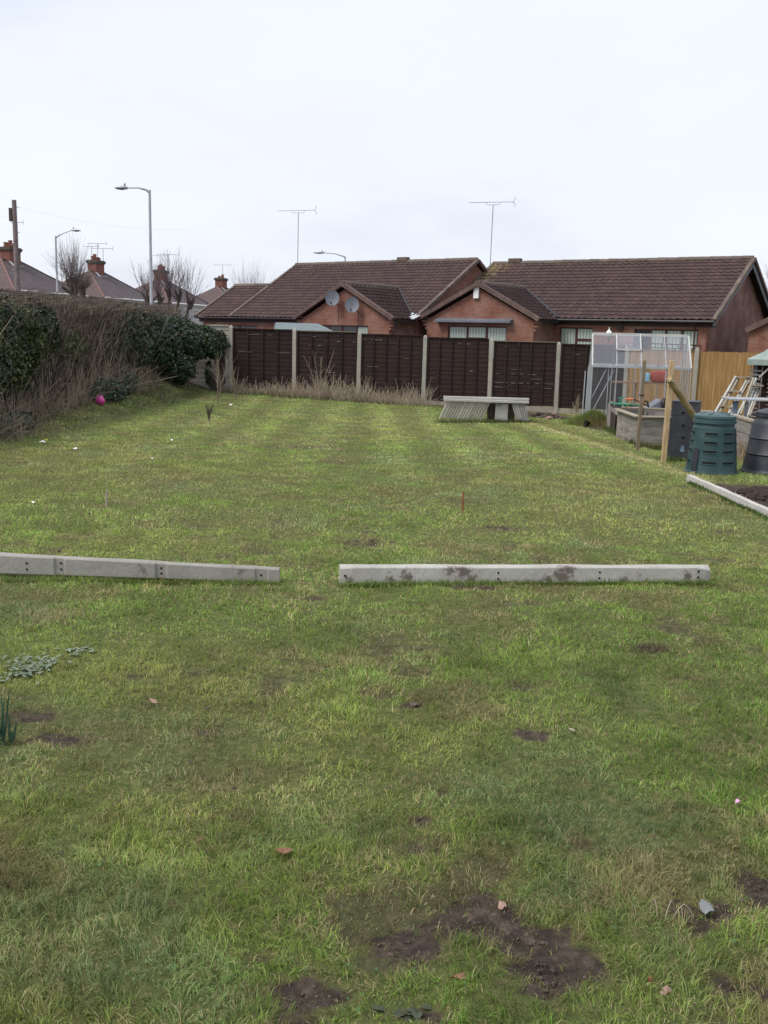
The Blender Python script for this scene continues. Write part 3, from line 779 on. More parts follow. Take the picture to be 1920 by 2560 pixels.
for k_ in range(3):
    mb.box(xb, xb+.09*(3-k_), wfy2, wfy2+.25, zt-.12-.15*k_, zt-.15*k_-.003); mb.box(xa-.09*(3-k_), xa, wfy2, wfy2+.25, zt-.12-.15*k_, zt-.15*k_-.003)
mb.build('gable_wall', M['brick'], lb)
MB().box(xb-.252, xb-.002, wfy2+.25, .7, 0, zt).build('side_wall', M['brick_shaded'], lb); MB().box(xa+.002, xa+.252, wfy2+.25, .7, 0, zt).build('side_wall', M['brick_shaded'], lb)
mb = MB().prism([(-.12, .6, 0), (-.12, 2*W3-.3, 0), (-.12, 2*W3-.3, EL-.1), (-.12, W3, RL-.12), (-.12, .4, EL+.08)], (-.25, 0, 0)); mb.build('end_wall', M['brick'], lb)
mb = MB().prism([(XL2+.1, .6, 0), (XL2+.1, 2*W3-.3, 0), (XL2+.1, 2*W3-.3, EL-.1), (XL2+.1, W3, RL-.14), (XL2+.1, .6, EL+.05)], (.25, 0, 0)); mb.build('end_wall', M['brick_shaded'], lb)
W4 = 2.93; R4 = EL+W4*.578
mb = MB().prism([(X3+.1, .6, 0), (X3+.1, 2*W4-.3, 0), (X3+.1, 2*W4-.3, EL-.1), (X3+.1, W4, R4-.14), (X3+.1, .6, EL+.05)], (.25, 0, 0)); mb.build('end_wall', M['brick_shaded'], lb)
tiled('roof', M['tile'], lb, XL2, 0, 0, EL, W3, RL); tiled('roof', M['tile'], lb, XL2, 0, 2*W3, EL, W3, RL, sub=2)
tiled('low_roof', M['tile'], lb, X3, XL2+.0, 0, EL-.003, W4, R4-.003); tiled('low_roof', M['tile'], lb, X3, XL2, 2*W4, EL, W4, R4, sub=2)
ridge(lb, (XL2, W3, RL+.02), (0, W3, RL+.02), M['tile_mossy']); ridge(lb, (X3, W4, R4+.02), (XL2, W4, R4+.02), M['tile_mossy'])
wing_all(lb, wl, EWL, WRL, .578, EL)
verge_main(lb, 0.02, EL, W3, RL); verge_main(lb, XL2, EL, W3, RL)
mb = MB(); n = 9
for k_ in range(n):
    a = Vector((X3, 0, EL)).lerp(Vector((X3, W4, R4)), k_/n); c = Vector((X3, 0, EL)).lerp(Vector((X3, W4, R4)), (k_+1)/n-.004)
    mb.beam(a, c+Vector((0, 0, .015)), .16, .14)
mb.build('verge', M['tile_mossy'], lb)
mb = MB(); yb = (WRL-EL)/.578
mb.tube([(wl[1]-.12, .1, EL+.07), (wlc, yb, WRL+.05)], .06, 6); mb.build('valley', M['black_plastic'], lb)
mb = MB().add([(-.55, -.25, EL+.04), (.22, -.3, EL+.0), (.2, .35, EL+.20), (-.45, .45, EL+.32)], [(0, 1, 2, 3)]); mb.prism([(-.55, -.25, EL+.045), (.22, -.3, EL+.005), (.2, .35, EL+.205)], (0, 0, .03)); mb.build('flashing', M['lead'], lb)
mb = MB().box(X3, wl[0]-.1, .30, .308, EL-.26, EL-.06); mb.box(X3, wl[0], .1, .30, EL-.11, EL-.08); mb.build('fascia', M['fascia'], lb)
mb = MB().tube([(X3, .03, EL-.05), (wl[0]-.1, .03, EL-.05)], .055, 8); mb.build('gutter', M['black_plastic'], lb)
p = loc_on(984, 800, LM, wfy2-.1)
mb = MB().tube([(.02, wl[2]+.2, EL-.08), (.0, wl[2]+.2, EL-.5), (-.25, wl[2]+.2, EL-.75), (-.25, wl[2]+.2, 0)], .035, 8); mb.build('downpipe', M['black_plastic'], lb)
window(lb, hL, wfy2, [(0, .25, 0, 1), (.25, .5, 0, 1), (.5, .78, 0, 1), (.78, 1, 0, 1)], [0, 0, 0, 1])
window(lb, hL0, .32, [(0, .5, 0, 1), (.5, 1, 0, 1)], [0, 0])
vent(lb, 1008, LM, W3, RL)
aerial(lb, 744, 664, 746, 532, LM, W3, 1.75)
for (px, py) in ((845, 747), (894, 764)):
    p = loc_on(px, py, LM, wfy2); c = Vector((p.x, wfy2-.38, p.z))
    t = MB(); nn = Vector((.50, -.80, .22)).normalized(); x_ = nn.cross(Vector((0, 0, 1))).normalized(); z_ = x_.cross(nn)
    rs = [(.02, 0), (.12, .006), (.22, .022), (.30, .045), (.335, .062), (.335, .075), (.30, .058), (.22, .035), (.12, .018), (.02, .012)]
    vs = []; n = 24
    for r_, h_ in rs:
        for k_ in range(n):
            an = 2*math.pi*k_/n; vs.append(c+x_*r_*.93*math.cos(an)+z_*r_*1.06*math.sin(an)+nn*h_)
    fs = [(i_*n+k_, i_*n+(k_+1) % n, (i_+1)*n+(k_+1) % n, (i_+1)*n+k_) for i_ in range(len(rs)-1) for k_ in range(n)]
    t.add(vs, fs); dsh = t.build('satellite_dish', M['dish'], lb, smooth=True)
    MB().tube([c+nn*.0, Vector((p.x+.05, wfy2-.2, p.z-.12)), Vector((p.x+.05, wfy2, p.z-.3))], .02, 6).tube([c-z_*.3, c-z_*.30+nn*.38], .014, 6).tube([c-z_*.30+nn*.34, c-z_*.28+nn*.46], .035, 8).tube([Vector((p.x+.05, wfy2-.012, p.z-.3)), Vector((p.x+.05, wfy2-.012, p.z-1.0))], .008, 5).build('dish_arm', M['black_plastic'], dsh)

# --- garage at the far right ----------------------------------------
gp = at(1866, 830, 39.4)
gr = empty('garage', (gp[0], gp[1], ZG), -.617, label='small brick garage with brown verge at the right picture edge', cat='garage')
ge = 2.05-ZG+.05; gw = 3.2
mb = MB().prism([(.1, 0, 0), (gw-.1, 0, 0), (gw-.1, 0, ge-.08), (gw/2, 0, ge+gw/2*.5-.1), (.1, 0, ge-.08)], (0, .22, 0)); mb.build('gable_wall', M['brick'], gr)
for bx_ in ((.1, .32, .223, 5), (gw-.32, gw-.1, .223, 5), (.1, gw-.1, 5.003, 5.2)): MB().box(*bx_, 0, ge-.09).build('side_wall', M['brick_shaded'], gr)
for sg in (0, 1):
    xe = 0 if sg == 0 else gw
    tiled_wing(gr, M['tile'], -.12, 5.2, xe, ge, gw/2, ge+gw/2*.5)
mb = MB().beam((0, -.14, ge-.03), (gw/2, -.14, ge+gw/2*.5-.03), .06, .2).beam((gw, -.14, ge-.03), (gw/2, -.14, ge+gw/2*.5-.03), .06, .2); mb.build('verge', M['verge'], gr)

# --- shed behind the fence (green felt roof) ------------------------
sh = empty('shed', (0, 0, 0), 0, label='green felt shed roof showing above the dark fence panels', cat='shed')
a = at(685, 828, 33.5); bq = at(845, 836, 33.2); t0 = at(690, 808, 35.0); t1 = at(795, 811, 34.8)
dp = (bq-a).normalized(); bk = Vector((-dp.y, dp.x, 0))
bl, br_ = a, bq
mb = MB().prism([bl, br_, t1, t0], (0, 0, .03)); mb.prism([t0+bk*.01, t1+bk*.01, t1+bk*1.6-Vector((0, 0, .3)), t0+bk*1.6-Vector((0, 0, .3))], (0, 0, .03)); mb.build('roof', M['felt'], sh)
fl = Vector((bl.x, bl.y, 0)); frr = Vector((br_.x, br_.y, 0))
mb = MB()
ins = .08
mb.prism([fl+dp*ins+bk*.15+Vector((0, 0, -.5)), frr-dp*.7+bk*.15+Vector((0, 0, -.5)), Vector((frr.x, frr.y, bl.z))-dp*.7+bk*.15+Vector((0, 0, -.02)), bl+dp*ins+bk*.15+Vector((0, 0, -.02))], bk*2.6)
mb.build('shed_wall', M['fence_dark'], sh)
mb = MB().beam(bl+Vector((0, 0, -.03))-bk*.02, t0+Vector((0, 0, -.03))-bk*.02-dp*.02, .05, .09); mb.build('barge_board', M['fascia'], sh)

# ------------------------------------------------------------------ distant semi-detached houses
WV = Vector((.225, .974, 0)).normalized(); HA = math.atan2(WV.y, WV.x)
P0 = Vector((-.364*103/1.0, 103, 0))*1.0
def semi(k_, px, pots, label, aer):
    base = at(px, 800, 103+k_*17*.974)
    root = empty('semi_detached_house', (base.x, base.y, 0), HA-math.pi/2, label=label, cat='house', group='row of hipped-roof houses beyond the hedge')
    # local +y = along the row away, +x = towards the road
    Lh, Wh, ze, zr, rl = 6.6, 4.6, 4.75, 7.9, 1.6
    mb = MB().box(-Wh+.3, Wh-.3, -Lh+.3, Lh-.3, 0, ze-.1); mb.build('wall', M['cream_wall'], root)
    c = [(-Wh, -Lh, ze), (Wh, -Lh, ze), (Wh, Lh, ze), (-Wh, Lh, ze)]; r0, r1 = (0, -rl, zr), (0, rl, zr)
    mb = MB(); mb.add([c[0], c[1], r0], [(0, 1, 2)]); mb.cur = 1; mb.add([c[1], c[2], r1, r0], [(0, 1, 2, 3)]); mb.add([c[2], c[3], r1], [(0, 1, 2)]); mb.add([c[3], c[0], r0, r1], [(0, 1, 2, 3)])
    rf_ = mb.build('roof', [M['tile_pink'], M['tile_grey']], root)
    ridge(rf_, c[1], r0, M['hip'], 'hip_tiles', .11); ridge(rf_, c[2], r1, M['tile_grey'], 'hip_tiles', .12); ridge(rf_, r0, r1, M['tile_grey'], 'ridge_tiles', .12)
    MB().tube([(Wh+.05, -Lh, ze), (Wh+.05, Lh+.05, ze)], .10, 8).box(Wh-.28, Wh-.2, -Lh, Lh, ze-.22, ze-.05).build('gutter', M['white'], root)
    ch = MB().box(-.55, .55, -.95, .95, zr-.7, zr+.85).build('chimney', M['brick_red'], root)
    MB().box(-.64, .64, -1.04, 1.04, zr+.85, zr+.98).box(-.70, .70, -1.10, 1.10, zr+.98, zr+1.18).box(-.6, .6, -1.0, 1.0, zr+1.18, zr+1.26).build('chimney_cap', M['soot'], ch)
    for (x_, y_, h_, r_) in pots:
        MB().lathe([(r_*.9, zr+1.2), (r_, zr+1.25), (r_*.85, zr+1.2+h_*.85), (r_*1.1, zr+1.2+h_*.87), (r_*1.1, zr+1.2+h_), (r_*.8, zr+1.2+h_)], 12, (x_, y_, 0)).build('chimney_pot', M['pot'], ch, smooth=True)
    MB().beam((.57, -.97, zr-.15), (1.0, -.9, zr-.62), .5, .06).beam((.57, -.95, zr-.5), (.75, .95, zr-.55), .35, .06).build('flashing', M['lead'], ch)
    for (x_, y_, h_, bl_, az_) in aer:
        mb = MB().tube([(x_, y_, zr+.2), (x_, y_, zr+1.2+h_)], .035, 5); z_ = zr+1.2+h_
        d = Vector((math.cos(az_), math.sin(az_), 0)); sdv = Vector((-d.y, d.x, 0)); cc = Vector((x_, y_, z_))
        mb.tube([cc-d*bl_*.6, cc+d*bl_*.5], .025, 4)
        for q in range(9): mb.tube([cc+d*bl_*(-.58+q*.12)-sdv*.22, cc+d*bl_*(-.58+q*.12)+sdv*.22], .012, 3)
        mb.tube([cc+d*bl_*.5-Vector((0, 0, .2)), cc+d*bl_*.5+Vector((0, 0, .2))], .03, 4)
        mb.build('tv_aerial', M['galv'], root)
    for y_ in (-4, -1.4, 1.4, 4):
        f = MB(); wx = Wh-.3; wall_cells(f, y_-.75, y_+.75, 2.9, 4.2, -.03, .05, [(y_-.68, y_-.05, 2.98, 4.12), (y_+.05, y_+.68, 2.98, 4.12)])
        Mx = Matrix.Translation((wx, 0, 0)) @ Matrix.Rotation(math.pi/2, 4, 'Z')
        f.v = [Mx @ v for v in f.v]
        fr = f.build('window', M['white'], root)
        g = MB().box(wx+.008, wx+.02, y_-.7, y_+.7, 2.96, 4.15); g.build('pane', M['glass'], fr)
    return root
P4 = [(0, -.7, .5, .2), (0, -.2, .75, .2), (0, .3, .45, .2), (0, .75, .4, .2)]
semi(0, 32, [(0, -.6, .5, .28), (0, .1, .75, .2), (0, .55, .5, .25)], 'nearest hipped-roof house behind the wooden pole, leftmost in picture', [(.2, 1.1, 2.6, 1.2, .2)])
semi(1, 243, P4, 'second hipped-roof house from the left, three aerials on its chimney', [(-.2, -.5, 1.6, 1.8, 0), (0, .5, 2.0, 2.2, 0), (.3, 1.2, 1.5, 2.4, .1)])
semi(2, 404, [(0, -.6, .6, .2), (0, 0, .8, .22), (0, .6, .6, .28)], 'third hipped-roof house from the left, behind the multi-trunk pollard trees', [(0, -.2, 1.9, 2, .1), (.4, 1.5, 2.2, 2.6, .3)])
semi(3, 553, [(0, -.6, .3, .25), (0, .6, .6, .22)], 'fourth and farthest hipped-roof house, just left of the bungalow roof', [(0, .6, 2.0, 2.4, 0)])
# ------------------------------------------------------------------ garden fence along the back
FA = Vector((-4.6865, 30.321, 0)); FD = Vector((1.9191, -.2051, 0)); FDn = FD.normalized(); FN = Vector((FDn.y, -FDn.x, 0))
if FN.y > 0: FN = -FN         # towards the camera
def fpt(k_, off=0, z=0):
    p = FA+FD*k_+FN*off; return Vector((p.x, p.y, z))
fence = empty('fence', fpt(0, 0, -.3), 0, label='dark brown overlap panel fence with concrete posts across the garden end', cat='fence')
FO = fence.location.copy()
def ft(k_): return 1.70-.052*k_+.0
POSTTOP = [1.742, 1.692, 1.642, 1.593, 1.543, 1.493, 1.45, 1.40]
def post(mb, c, z0, z1, w=.11, d=.11):
    ax = FDn; ay = FN
    def q(a, b_, z): return c+ax*a+ay*b_+Vector((0, 0, z))
    vs = [q(sx*w/2, sy*d/2, z) for z in (z0, z1-.07) for sx, sy in ((-1, -1), (1, -1), (1, 1), (-1, 1))]
    vs += [q(sx*w/2*.72, sy*d/2*.72, z1-.015) for sx, sy in ((-1, -1), (1, -1), (1, 1), (-1, 1))]
    vs += [q(sx*w/2*.35, sy*d/2*.35, z1) for sx, sy in ((-1, -1), (1, -1), (1, 1), (-1, 1))]
    fs = []
    for l in range(3):
        for k_ in range(4):
            a = l*4+k_; b_ = l*4+(k_+1) % 4; fs.append((a, b_, b_+4, a+4))
    fs.append((12, 13, 14, 15)); mb.add(vs, fs)
for k_ in range(0, 8):
    p = fpt(k_)-FO; zt = POSTTOP[k_]-FO.z
    lean = random.uniform(-.006, .006)
    mb = MB(); post(mb, Vector((p.x, p.y, 0)), gz(*fpt(k_).xy)-.3-FO.z, zt); mb.v = [v+FDn*lean*(v.z) for v in mb.v]
    mb.build('post', M['concrete_post'], fence, bevel=.006)
NB = 14
for k_ in range(6):
    x0, x1 = .065, FD.length-.065
    top = POSTTOP[k_+1]-.01 if k_ else 1.70; zb = top-1.83+.0
    if k_ == 0: top = 1.65; zb = top-1.83
    mb = MB(); bh = (top-zb-.02)/NB
    def fp(x, off, z): q = FA+FD*k_+FDn*x+FN*off-FO; return Vector((q.x, q.y, z-FO.z))
    for j in range(NB):          # waney overlapping boards
        z0 = zb+j*bh; seg = 10
        dz = [random.uniform(-.008, .008) for _ in range(seg+1)]; gap = random.random() < .25
        vs = []
        for s_ in range(seg+1):
            x = x0+(x1-x0)*s_/seg
            vs += [fp(x, .011, z0-.008+dz[s_]), fp(x, .004, z0-.008+dz[s_]), fp(x, .004, z0+bh+.006), fp(x, -.004, z0+bh+.006)]
        fs = []
        for s_ in range(seg):
            a = s_*4; b_ = a+4
            fs += [(a, b_, b_+3, a+3), (a, a+1, b_+1, b_), (a+1, a+2, b_+2, b_+1), (a+2, a+3, b_+3, b_+2)]
        mb.add(vs, fs)
    pan = mb.build('panel', M['fence_dark'], fence)
    nb = [3, 3, 4, 4, 4, 4][k_]
    bt = MB()
    for j in range(1, nb+1):
        x = x0+(x1-x0)*j/(nb+1)
        bt.beam(fp(x, .035, zb), fp(x, .035, top-.03), .045, .022, up=FN)
    bt.beam(fp(x0+.02, .036, zb), fp(x0+.02, .036, top), .04, .022, up=FN); bt.beam(fp(x1-.02, .036, zb), fp(x1-.02, .036, top), .04, .022, up=FN)
    bt.build('batten', M['fence_dark'], pan)
    MB().beam(fp(x0, .01, top), fp(x1, .01, top), .07, .025).build('cap_rail', M['old_wood'] if k_ in (1, 4) else M['fence_dark'], pan)
    # split edges where bare wood shows: short pale slivers
    sv = MB(); rows = {0: [(.25, .9, 13), (.8, .55, 12), (.1, .3, 9), (.72, .3, 9)], 1: [(.1, .3, 13), (.4, .8, 12), (.2, .3, 11), (.15, .3, 5), (.5, .25, 5)], 2: [(.02, .6, 13), (.5, .2, 11), (.7, .2, 9), (.1, .2, 7), (.5, .4, 1)],
                       3: [(.5, .2, 13), (.02, .3, 0), (.7, .2, 7)], 4: [(.04, .2, 13), (.3, .25, 8), (.04, .22, 7), (.56, .3, 7), (.3, .2, 7), (.04, .16, 6), (.6, .2, 6), (.04, .22, 5), (.3, .2, 5), (.56, .2, 5), (.78, .22, 5), (.04, .44, 4), (.5, .46, 4)], 5: [(.2, .1, 12), (.5, .1, 11)]}[k_]
    for a, l, j in rows:
        z0 = zb+j*bh-.012; X0 = x0+(x1-x0)*a; X1 = min(x1, X0+(x1-x0)*l)
        nseg = max(2, int((X1-X0)/.12))
        for s_ in range(nseg):
            if random.random() < .4: continue
            xa_ = X0+(X1-X0)*s_/nseg; xb_ = X0+(X1-X0)*(s_+.9)/nseg
            sv.beam(fp(xa_, .026, z0+random.uniform(-.003, .004)), fp(xb_, .026, z0+random.uniform(-.003, .004)), .008, random.uniform(.004, .009))
    sv.build('split_edge', M['bare_wood'], pan)
    g = gz(*fpt(k_+.5).xy)
    gb = MB().beam(fp(x0-.01, 0, (zb-.02+g-.25)/2), fp(x1+.01, 0, (zb-.02+g-.25)/2), .05, zb-.02-(g-.25)); gb.build('gravel_board', M['gravel_board'], fence, bevel=.004)

# closeboard fence beyond the greenhouse
cf = empty('fence', fpt(6, -.05, -.5), 0, label='golden brown vertical closeboard fence on the right behind greenhouse', cat='fence')
CO = cf.location.copy()
for k_, wtop in ((6, 1.36), (7, 1.33), (8, 1.32), (9, 1.3)):
    mb = MB(); x = .07
    while x < FD.length-.05:
        q = FA+FD*k_+FDn*x-CO; wd = .10
        dz = random.uniform(-.012, .012)
        a = Vector((q.x, q.y, 0)); 
        th = .014 if int(x/.1) % 2 else .006
        mb.beam(a+FN*th+Vector((0, 0, gz(q.x+CO.x, q.y+CO.y)-.1-CO.z)), a+FN*th+Vector((0, 0, wtop+dz-CO.z)), wd, .014, up=FN); x += .095
    mb.build('board_panel', M['fence_tan'], cf)
    if k_ == 6: continue
    p = fpt(k_+.0, .03)-CO; mb = MB(); post(mb, Vector((p.x, p.y, 0)), -.3, 1.44-CO.z); mb.build('post', M['concrete_post'], cf, bevel=.006)
    q0 = fpt(k_-1+.05, .0)-CO; q1 = fpt(k_, .0)-CO
a = fpt(6.0, .05)-CO; c = fpt(7.05, .05)-CO
tr = MB().beam((a.x, a.y, 1.52-CO.z), (c.x, c.y, 1.50-CO.z), .05, .03).beam((a.x, a.y, 1.41-CO.z), (c.x, c.y, 1.39-CO.z), .03, .025)
for s_ in range(14):
    q = a.lerp(c, s_/13); tr.beam((q.x, q.y, 1.40-CO.z), (q.x, q.y, 1.51-CO.z), .02, .02)
tr.build('trellis_top', M['fence_dark'], cf)
# neighbour's white lantern standing behind the greenhouse
p = at(1522, 838, 28.2); ln = empty('lantern', (p.x, p.y, gz(p.x, p.y)), 0, label='small white pointed lantern on a post rising behind the greenhouse ridge', cat='lantern')
h = p.z-gz(p.x, p.y)
MB().tube([(0, 0, 0), (0, 0, h-.08)], .014, 8).build('post', M['fence_dark'], ln)
MB().lathe([(.05, h-.08), (.09, h-.05), (.1, h+.02), (.08, h+.022)], 8).build('lamp_glass', M['slate'], ln)
MB().lathe([(.11, h+.03), (.10, h+.05), (.04, h+.13), (.015, h+.15), (.01, h+.22)], 12).build('lantern_roof', M['white'], ln, smooth=True)

# concrete panel fence at the left corner
cw = empty('concrete_fence', fpt(-1, 0, -.3), 0, label='pale concrete panel fence in the left corner beside the ivy', cat='fence')
KO = cw.location.copy()
def kp(x, off, z): q = FA+FDn*x+FN*off-KO; return Vector((q.x, q.y, z-KO.z))
def cpanel(x0, x1, z0, z1, name='panel'):
    mb = MB(); n = max(2, int(round((z1-z0)/.15))); hh = (z1-z0)/n
    for j in range(n):
        za = z0+j*hh; mb.beam(kp(x0, 0, za+hh/2), kp(x1, 0, za+hh/2), .05+.022*(j % 2), hh-.016)
    mb.build(name, M['concrete_panel'], cw)
gl = gz(-5, 30.4)
cpanel(-.62, -.06, gl-.3, .85); cpanel(-.62, -.06, .87, 1.72)
mb = MB(); mb.beam(kp(-.62, .05, .86), kp(-.06, .05, .86), .05, .05); mb.beam(kp(-.62, .03, 1.73), kp(-.06, .03, 1.73), .08, .04); mb.build('rail', M['concrete_post'], cw)
mb = MB().beam(kp(-.68, .02, gl-.3), kp(-.68, .02, 1.75), .09, .09, up=FN); mb.build('post', M['concrete_post'], cw)
cpanel(-1.55, -.75, gl-.3, .82); cpanel(-2.6, -1.62, gl-.3, .62)
mb = MB().beam(kp(-1.585, .02, gl-.3), kp(-1.585, .02, .86), .06, .07, up=FN); mb.build('post', M['concrete_post'], cw)

# ------------------------------------------------------------------ lying concrete posts in the foreground
M['concrete_stained'] = concretemat('concrete_stained', (.25, .235, .21), (.35, .33, .305), (.12, .095, .075), .60, 3)
def lying_post(pa, pb, ha, hb, dep, L, notches, holes, label, mat, chamfer=False, lift=(0, 0)):
    """pa,pb bottom front corners in world; profile along length with shallow notches"""
    d = (pb-pa); d.normalize(); n = Vector((d.y, -d.x, 0)).normalized()
    if n.y > 0: n = -n
    up = Vector((0, 0, 1))
    root = empty('concrete_post', pa, 0, label=label, cat='concrete post', group='concrete posts lying across the lawn')
    xs_ = sorted({0, L, *[v for a in notches for v in (a[0], a[0]+.012, a[1]-.012, a[1])], *np.arange(0, L, .08).tolist()})
    mb = MB(); rows = []
    for x in xs_:
        ins = 0
        for a, b_, dp_ in notches:
            if a < x < b_: ins = dp_ if a+.011 < x < b_-.011 else 0
        t = x/L; h_ = ha+(hb-ha)*t; j1, j2 = (mnoise(Vector((x*3, 0, ha*9)))*.003, mnoise(Vector((x*3, 5, hb*7)))*.004)
        k = 0
        if chamfer and x > L-.07: k = (x-(L-.07))/.07*.03
        if chamfer and x < .02: k = .01
        c = d*x+up*(lift[0]+(lift[1]-lift[0])*t)
        b = .008
        prof = [(-ins-k, b), (-ins-b-k, 0), (-(dep)+b, 0), (-dep, b), (-dep, h_-b), (-dep+b, h_+j2), (-ins-b-k, h_+j2-k), (-ins-k, h_-b+j1-k)]
        rows.append([c+n*(y+0)+up*z for y, z in prof])
    nr = 8; vs = [v for r_ in rows for v in r_]; fs = []
    for i_ in range(len(rows)-1):
        for k in range(nr):
            a = i_*nr+k; b_ = i_*nr+(k+1) % nr; fs.append((a, a+nr, b_+nr, b_))
    fs += [tuple(range(nr)), tuple(range(len(vs)-1, len(vs)-nr-1, -1))]
    mb.add(vs, fs); body = mb.build('post_body', mat, root)
    for x, zf in holes:
        t = x/L; h_ = ha+(hb-ha)*t; ins = 0
        for a, b_, dp_ in notches:
            if a < x < b_: ins = dp_
        c = d*x+up*(lift[0]+(lift[1]-lift[0])*t+h_*zf)-n*ins
        MB().tube([c-n*.004, c+n*.0015], .0075, 10).build('bolt_hole', M['hole'], root)
    return root, d
pR = G(850, 1462); pR2 = G(1779, 1457)
LR = (pR2-pR).length
q = LR/928.0; dR0 = (pR2-pR).normalized()
rp, dR = lying_post(pR, pR2, .118, .108, .085, LR, [], [(q*(1234-850), .65), (q*(1234-850), .3), (q*(1488-850), .68), (q*(1488-850), .32), (q*(1742-850), .72), (q*(1742-850), .35), (q*(862-850), .5)],
           'pale right-hand concrete post lying whole on the grass with mud stains', muddy('concrete_muddy', (.36, .34, .31), (.47, .455, .425), [(dR0*(q*a_)+Vector((0, 0, z_)), r_) for a_, z_, r_ in ((298, .075, .15), (270, .10, .12), (318, .04, .10), (545, .06, .16), (560, .10, .13), (505, .03, .09), (863, .05, .08), (160, .05, .11), (120, .03, .08), (20, .04, .07), (700, .02, .07))]), True)
mud = MB(); nR = Vector((dR.y, -dR.x, 0)); nR = nR if nR.y < 0 else -nR
pL2 = G(697, 1458); pLa = G(0, 1444); dl = (pL2-pLa).normalized(); pL = pL2-dl*2.42; pL.z = 0.0
qL = (pL2-pLa).length/697.0; off = 2.42-(pL2-pLa).length
def lx(px): return off+px*qL
lying_post(Vector((pL.x, pL.y, pL2.z)), pL2, .142, .092, .07, 2.42, [(lx(134), lx(164), .012), (lx(386), lx(418), .012), (lx(636), lx(672), .010)],
           [(lx(68), .62), (lx(68), .3), (lx(152), .68), (lx(152), .35), (lx(402), .66), (lx(402), .34), (lx(652), .5)],
           'grey left-hand concrete post running out of the left picture edge', M['concrete_stained'], False, (.03, 0))

# stakes in the lawn
def stake(px, pyb, pxt, pyt, w, mat, label, name='stake'):
    b_ = G(px, pyb); t = at(pxt, pyt, b_.y); r_ = empty(name, b_, 0, label=label, cat='stake')
    mb = MB().beam((0, 0, -.1), t-b_, w, w*.6, w1=w*.8, h1=w*.4); mb.build('stake_body', mat, r_, bevel=w*.1); return r_
stake(265, 1266, 267, 1225, .032, M['pale_wood'], 'short pale splintered wooden stake in the lawn on the left')
stake(1156, 1282, 1158, 1230, .024, M['rust'], 'short rusty iron stake in the middle of the lawn')

# tall stakes on the right
def tallstake(pb, pt, w, mat, label, rnd=False, Yt=None):
    b_ = G(*pb); t = at(*pt, b_.y if Yt is None else Yt); r_ = empty('stake', b_, 0, label=label, cat='stake', group='wooden stakes by the raised bed')
    mb = MB()
    if rnd: mb.tube([Vector((0, 0, -.1)), (t-b_)*.33, (t-b_)*.66, t-b_], [w/2, w/2*.97, w/2*1.02, w/2*.95], 12)
    else: mb.beam((0, 0, -.1), t-b_, w, w*.9)
    mb.build('stake_body', mat, r_, smooth=rnd, bevel=0 if rnd else .006)
    return b_, t, r_
b1, t1, s1 = tallstake((1593, 1127), (1611.5, 901), .058, M['old_wood'], 'thin dark weathered stake leaning right in front of the raised bed')
MB().tube([((t1-b1)*.62)-Vector((.035, 0, 0)), ((t1-b1)*.62)+Vector((.035, 0, 0))], .008, 6).lathe([(.04, -.01), (.042, 0), (.04, .01)], 12, (t1-b1)*.62).build('wire_loop', M['black_plastic'], s1)
b2, t2, s2 = tallstake((1658, 1157), (1680, 901), .072, M['new_wood'], 'thick pale new wooden stake standing left of the tall black bin')
# leaning round pole
pt_ = at(1673, 948, b2.y-.12); pb_ = at(1752, 1066, 14.6)
lp = empty('pole', pb_, 0, label='round tanalised pole leaning from the pale stake down to the green bin', cat='pole')
dd = pt_-pb_
MB().tube([Vector((0, 0, 0)), dd*.3+Vector((0, 0, .004)), dd*.7, dd], [.047, .046, .044, .043], 16).build('pole_body', M['pole_wood'], lp, smooth=True)
MB().tube([dd*.985+Vector((-.07, 0, .02)), dd*.96+Vector((.02, -.05, 0)), dd*.97+Vector((.07, 0, 0))], .009, 6).build('tie', M['bare_wood'], lp)

# ------------------------------------------------------------------ compost bins
def slot(mb, c, ang, rad, z, w, h, tilt=0):
    """recessed looking ledge slot on a round bin"""
    for s_ in range(6):
        a0 = ang-w/2+w*s_/6; a1 = a0+w/6
        p0 = Vector((math.cos(a0), math.sin(a0), 0)); p1 = Vector((math.cos(a1), math.sin(a1), 0))
        r0 = rad
        vs = [p0*(r0+.002)+Vector((0, 0, z)), p1*(r0+.002)+Vector((0, 0, z)), p1*(r0+.003)+Vector((0, 0, z+h)), p0*(r0+.003)+Vector((0, 0, z+h))]
        vs += [v+(v*Vector((1, 1, 0))).normalized()*-.02 for v in vs] if False else []
        mb.add([c+v for v in vs], [(0, 1, 2, 3)])
p = G(1792, 1190); c0 = Vector((p.x+.03, p.y+.34, 0)); c0.z = gz(c0.x, c0.y)
GB = empty('compost_bin', c0, 0, label='round green slotted compost bin with lid, front right of the lawn', cat='compost bin')
GB.scale = (.93, .93, .93)
Rb = .335; Hh = .70
def rad(z): return Rb+.01-(Rb-.272)*(z/Hh)
n = 64
prof = [(.365, 0), (.368, .03), (.345, .045), (rad(.05), .06)]
zz = [.17, .32, .44, .56]
for z in zz: prof += [(rad(z-.012), z-.012), (rad(z+.012)+.0, z+.012)]
prof += [(rad(.64), .64), (rad(.66)-.02, .66), (rad(.66)-.025, .705)]
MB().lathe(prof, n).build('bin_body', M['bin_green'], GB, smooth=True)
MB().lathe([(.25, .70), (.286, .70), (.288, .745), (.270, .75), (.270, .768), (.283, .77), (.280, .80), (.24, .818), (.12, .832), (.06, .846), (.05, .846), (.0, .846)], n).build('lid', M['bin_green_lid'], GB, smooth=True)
mb = MB()
for k_ in range(5):
    a = k_*2*math.pi/5+.3; mb.tube([(.05*math.cos(a), .05*math.sin(a), .842), (.23*math.cos(a), .23*math.sin(a), .823)], .012, 6)
mb.build('lid_rib', M['bin_green_lid'], GB, smooth=True)
mb = MB(); lip = MB()
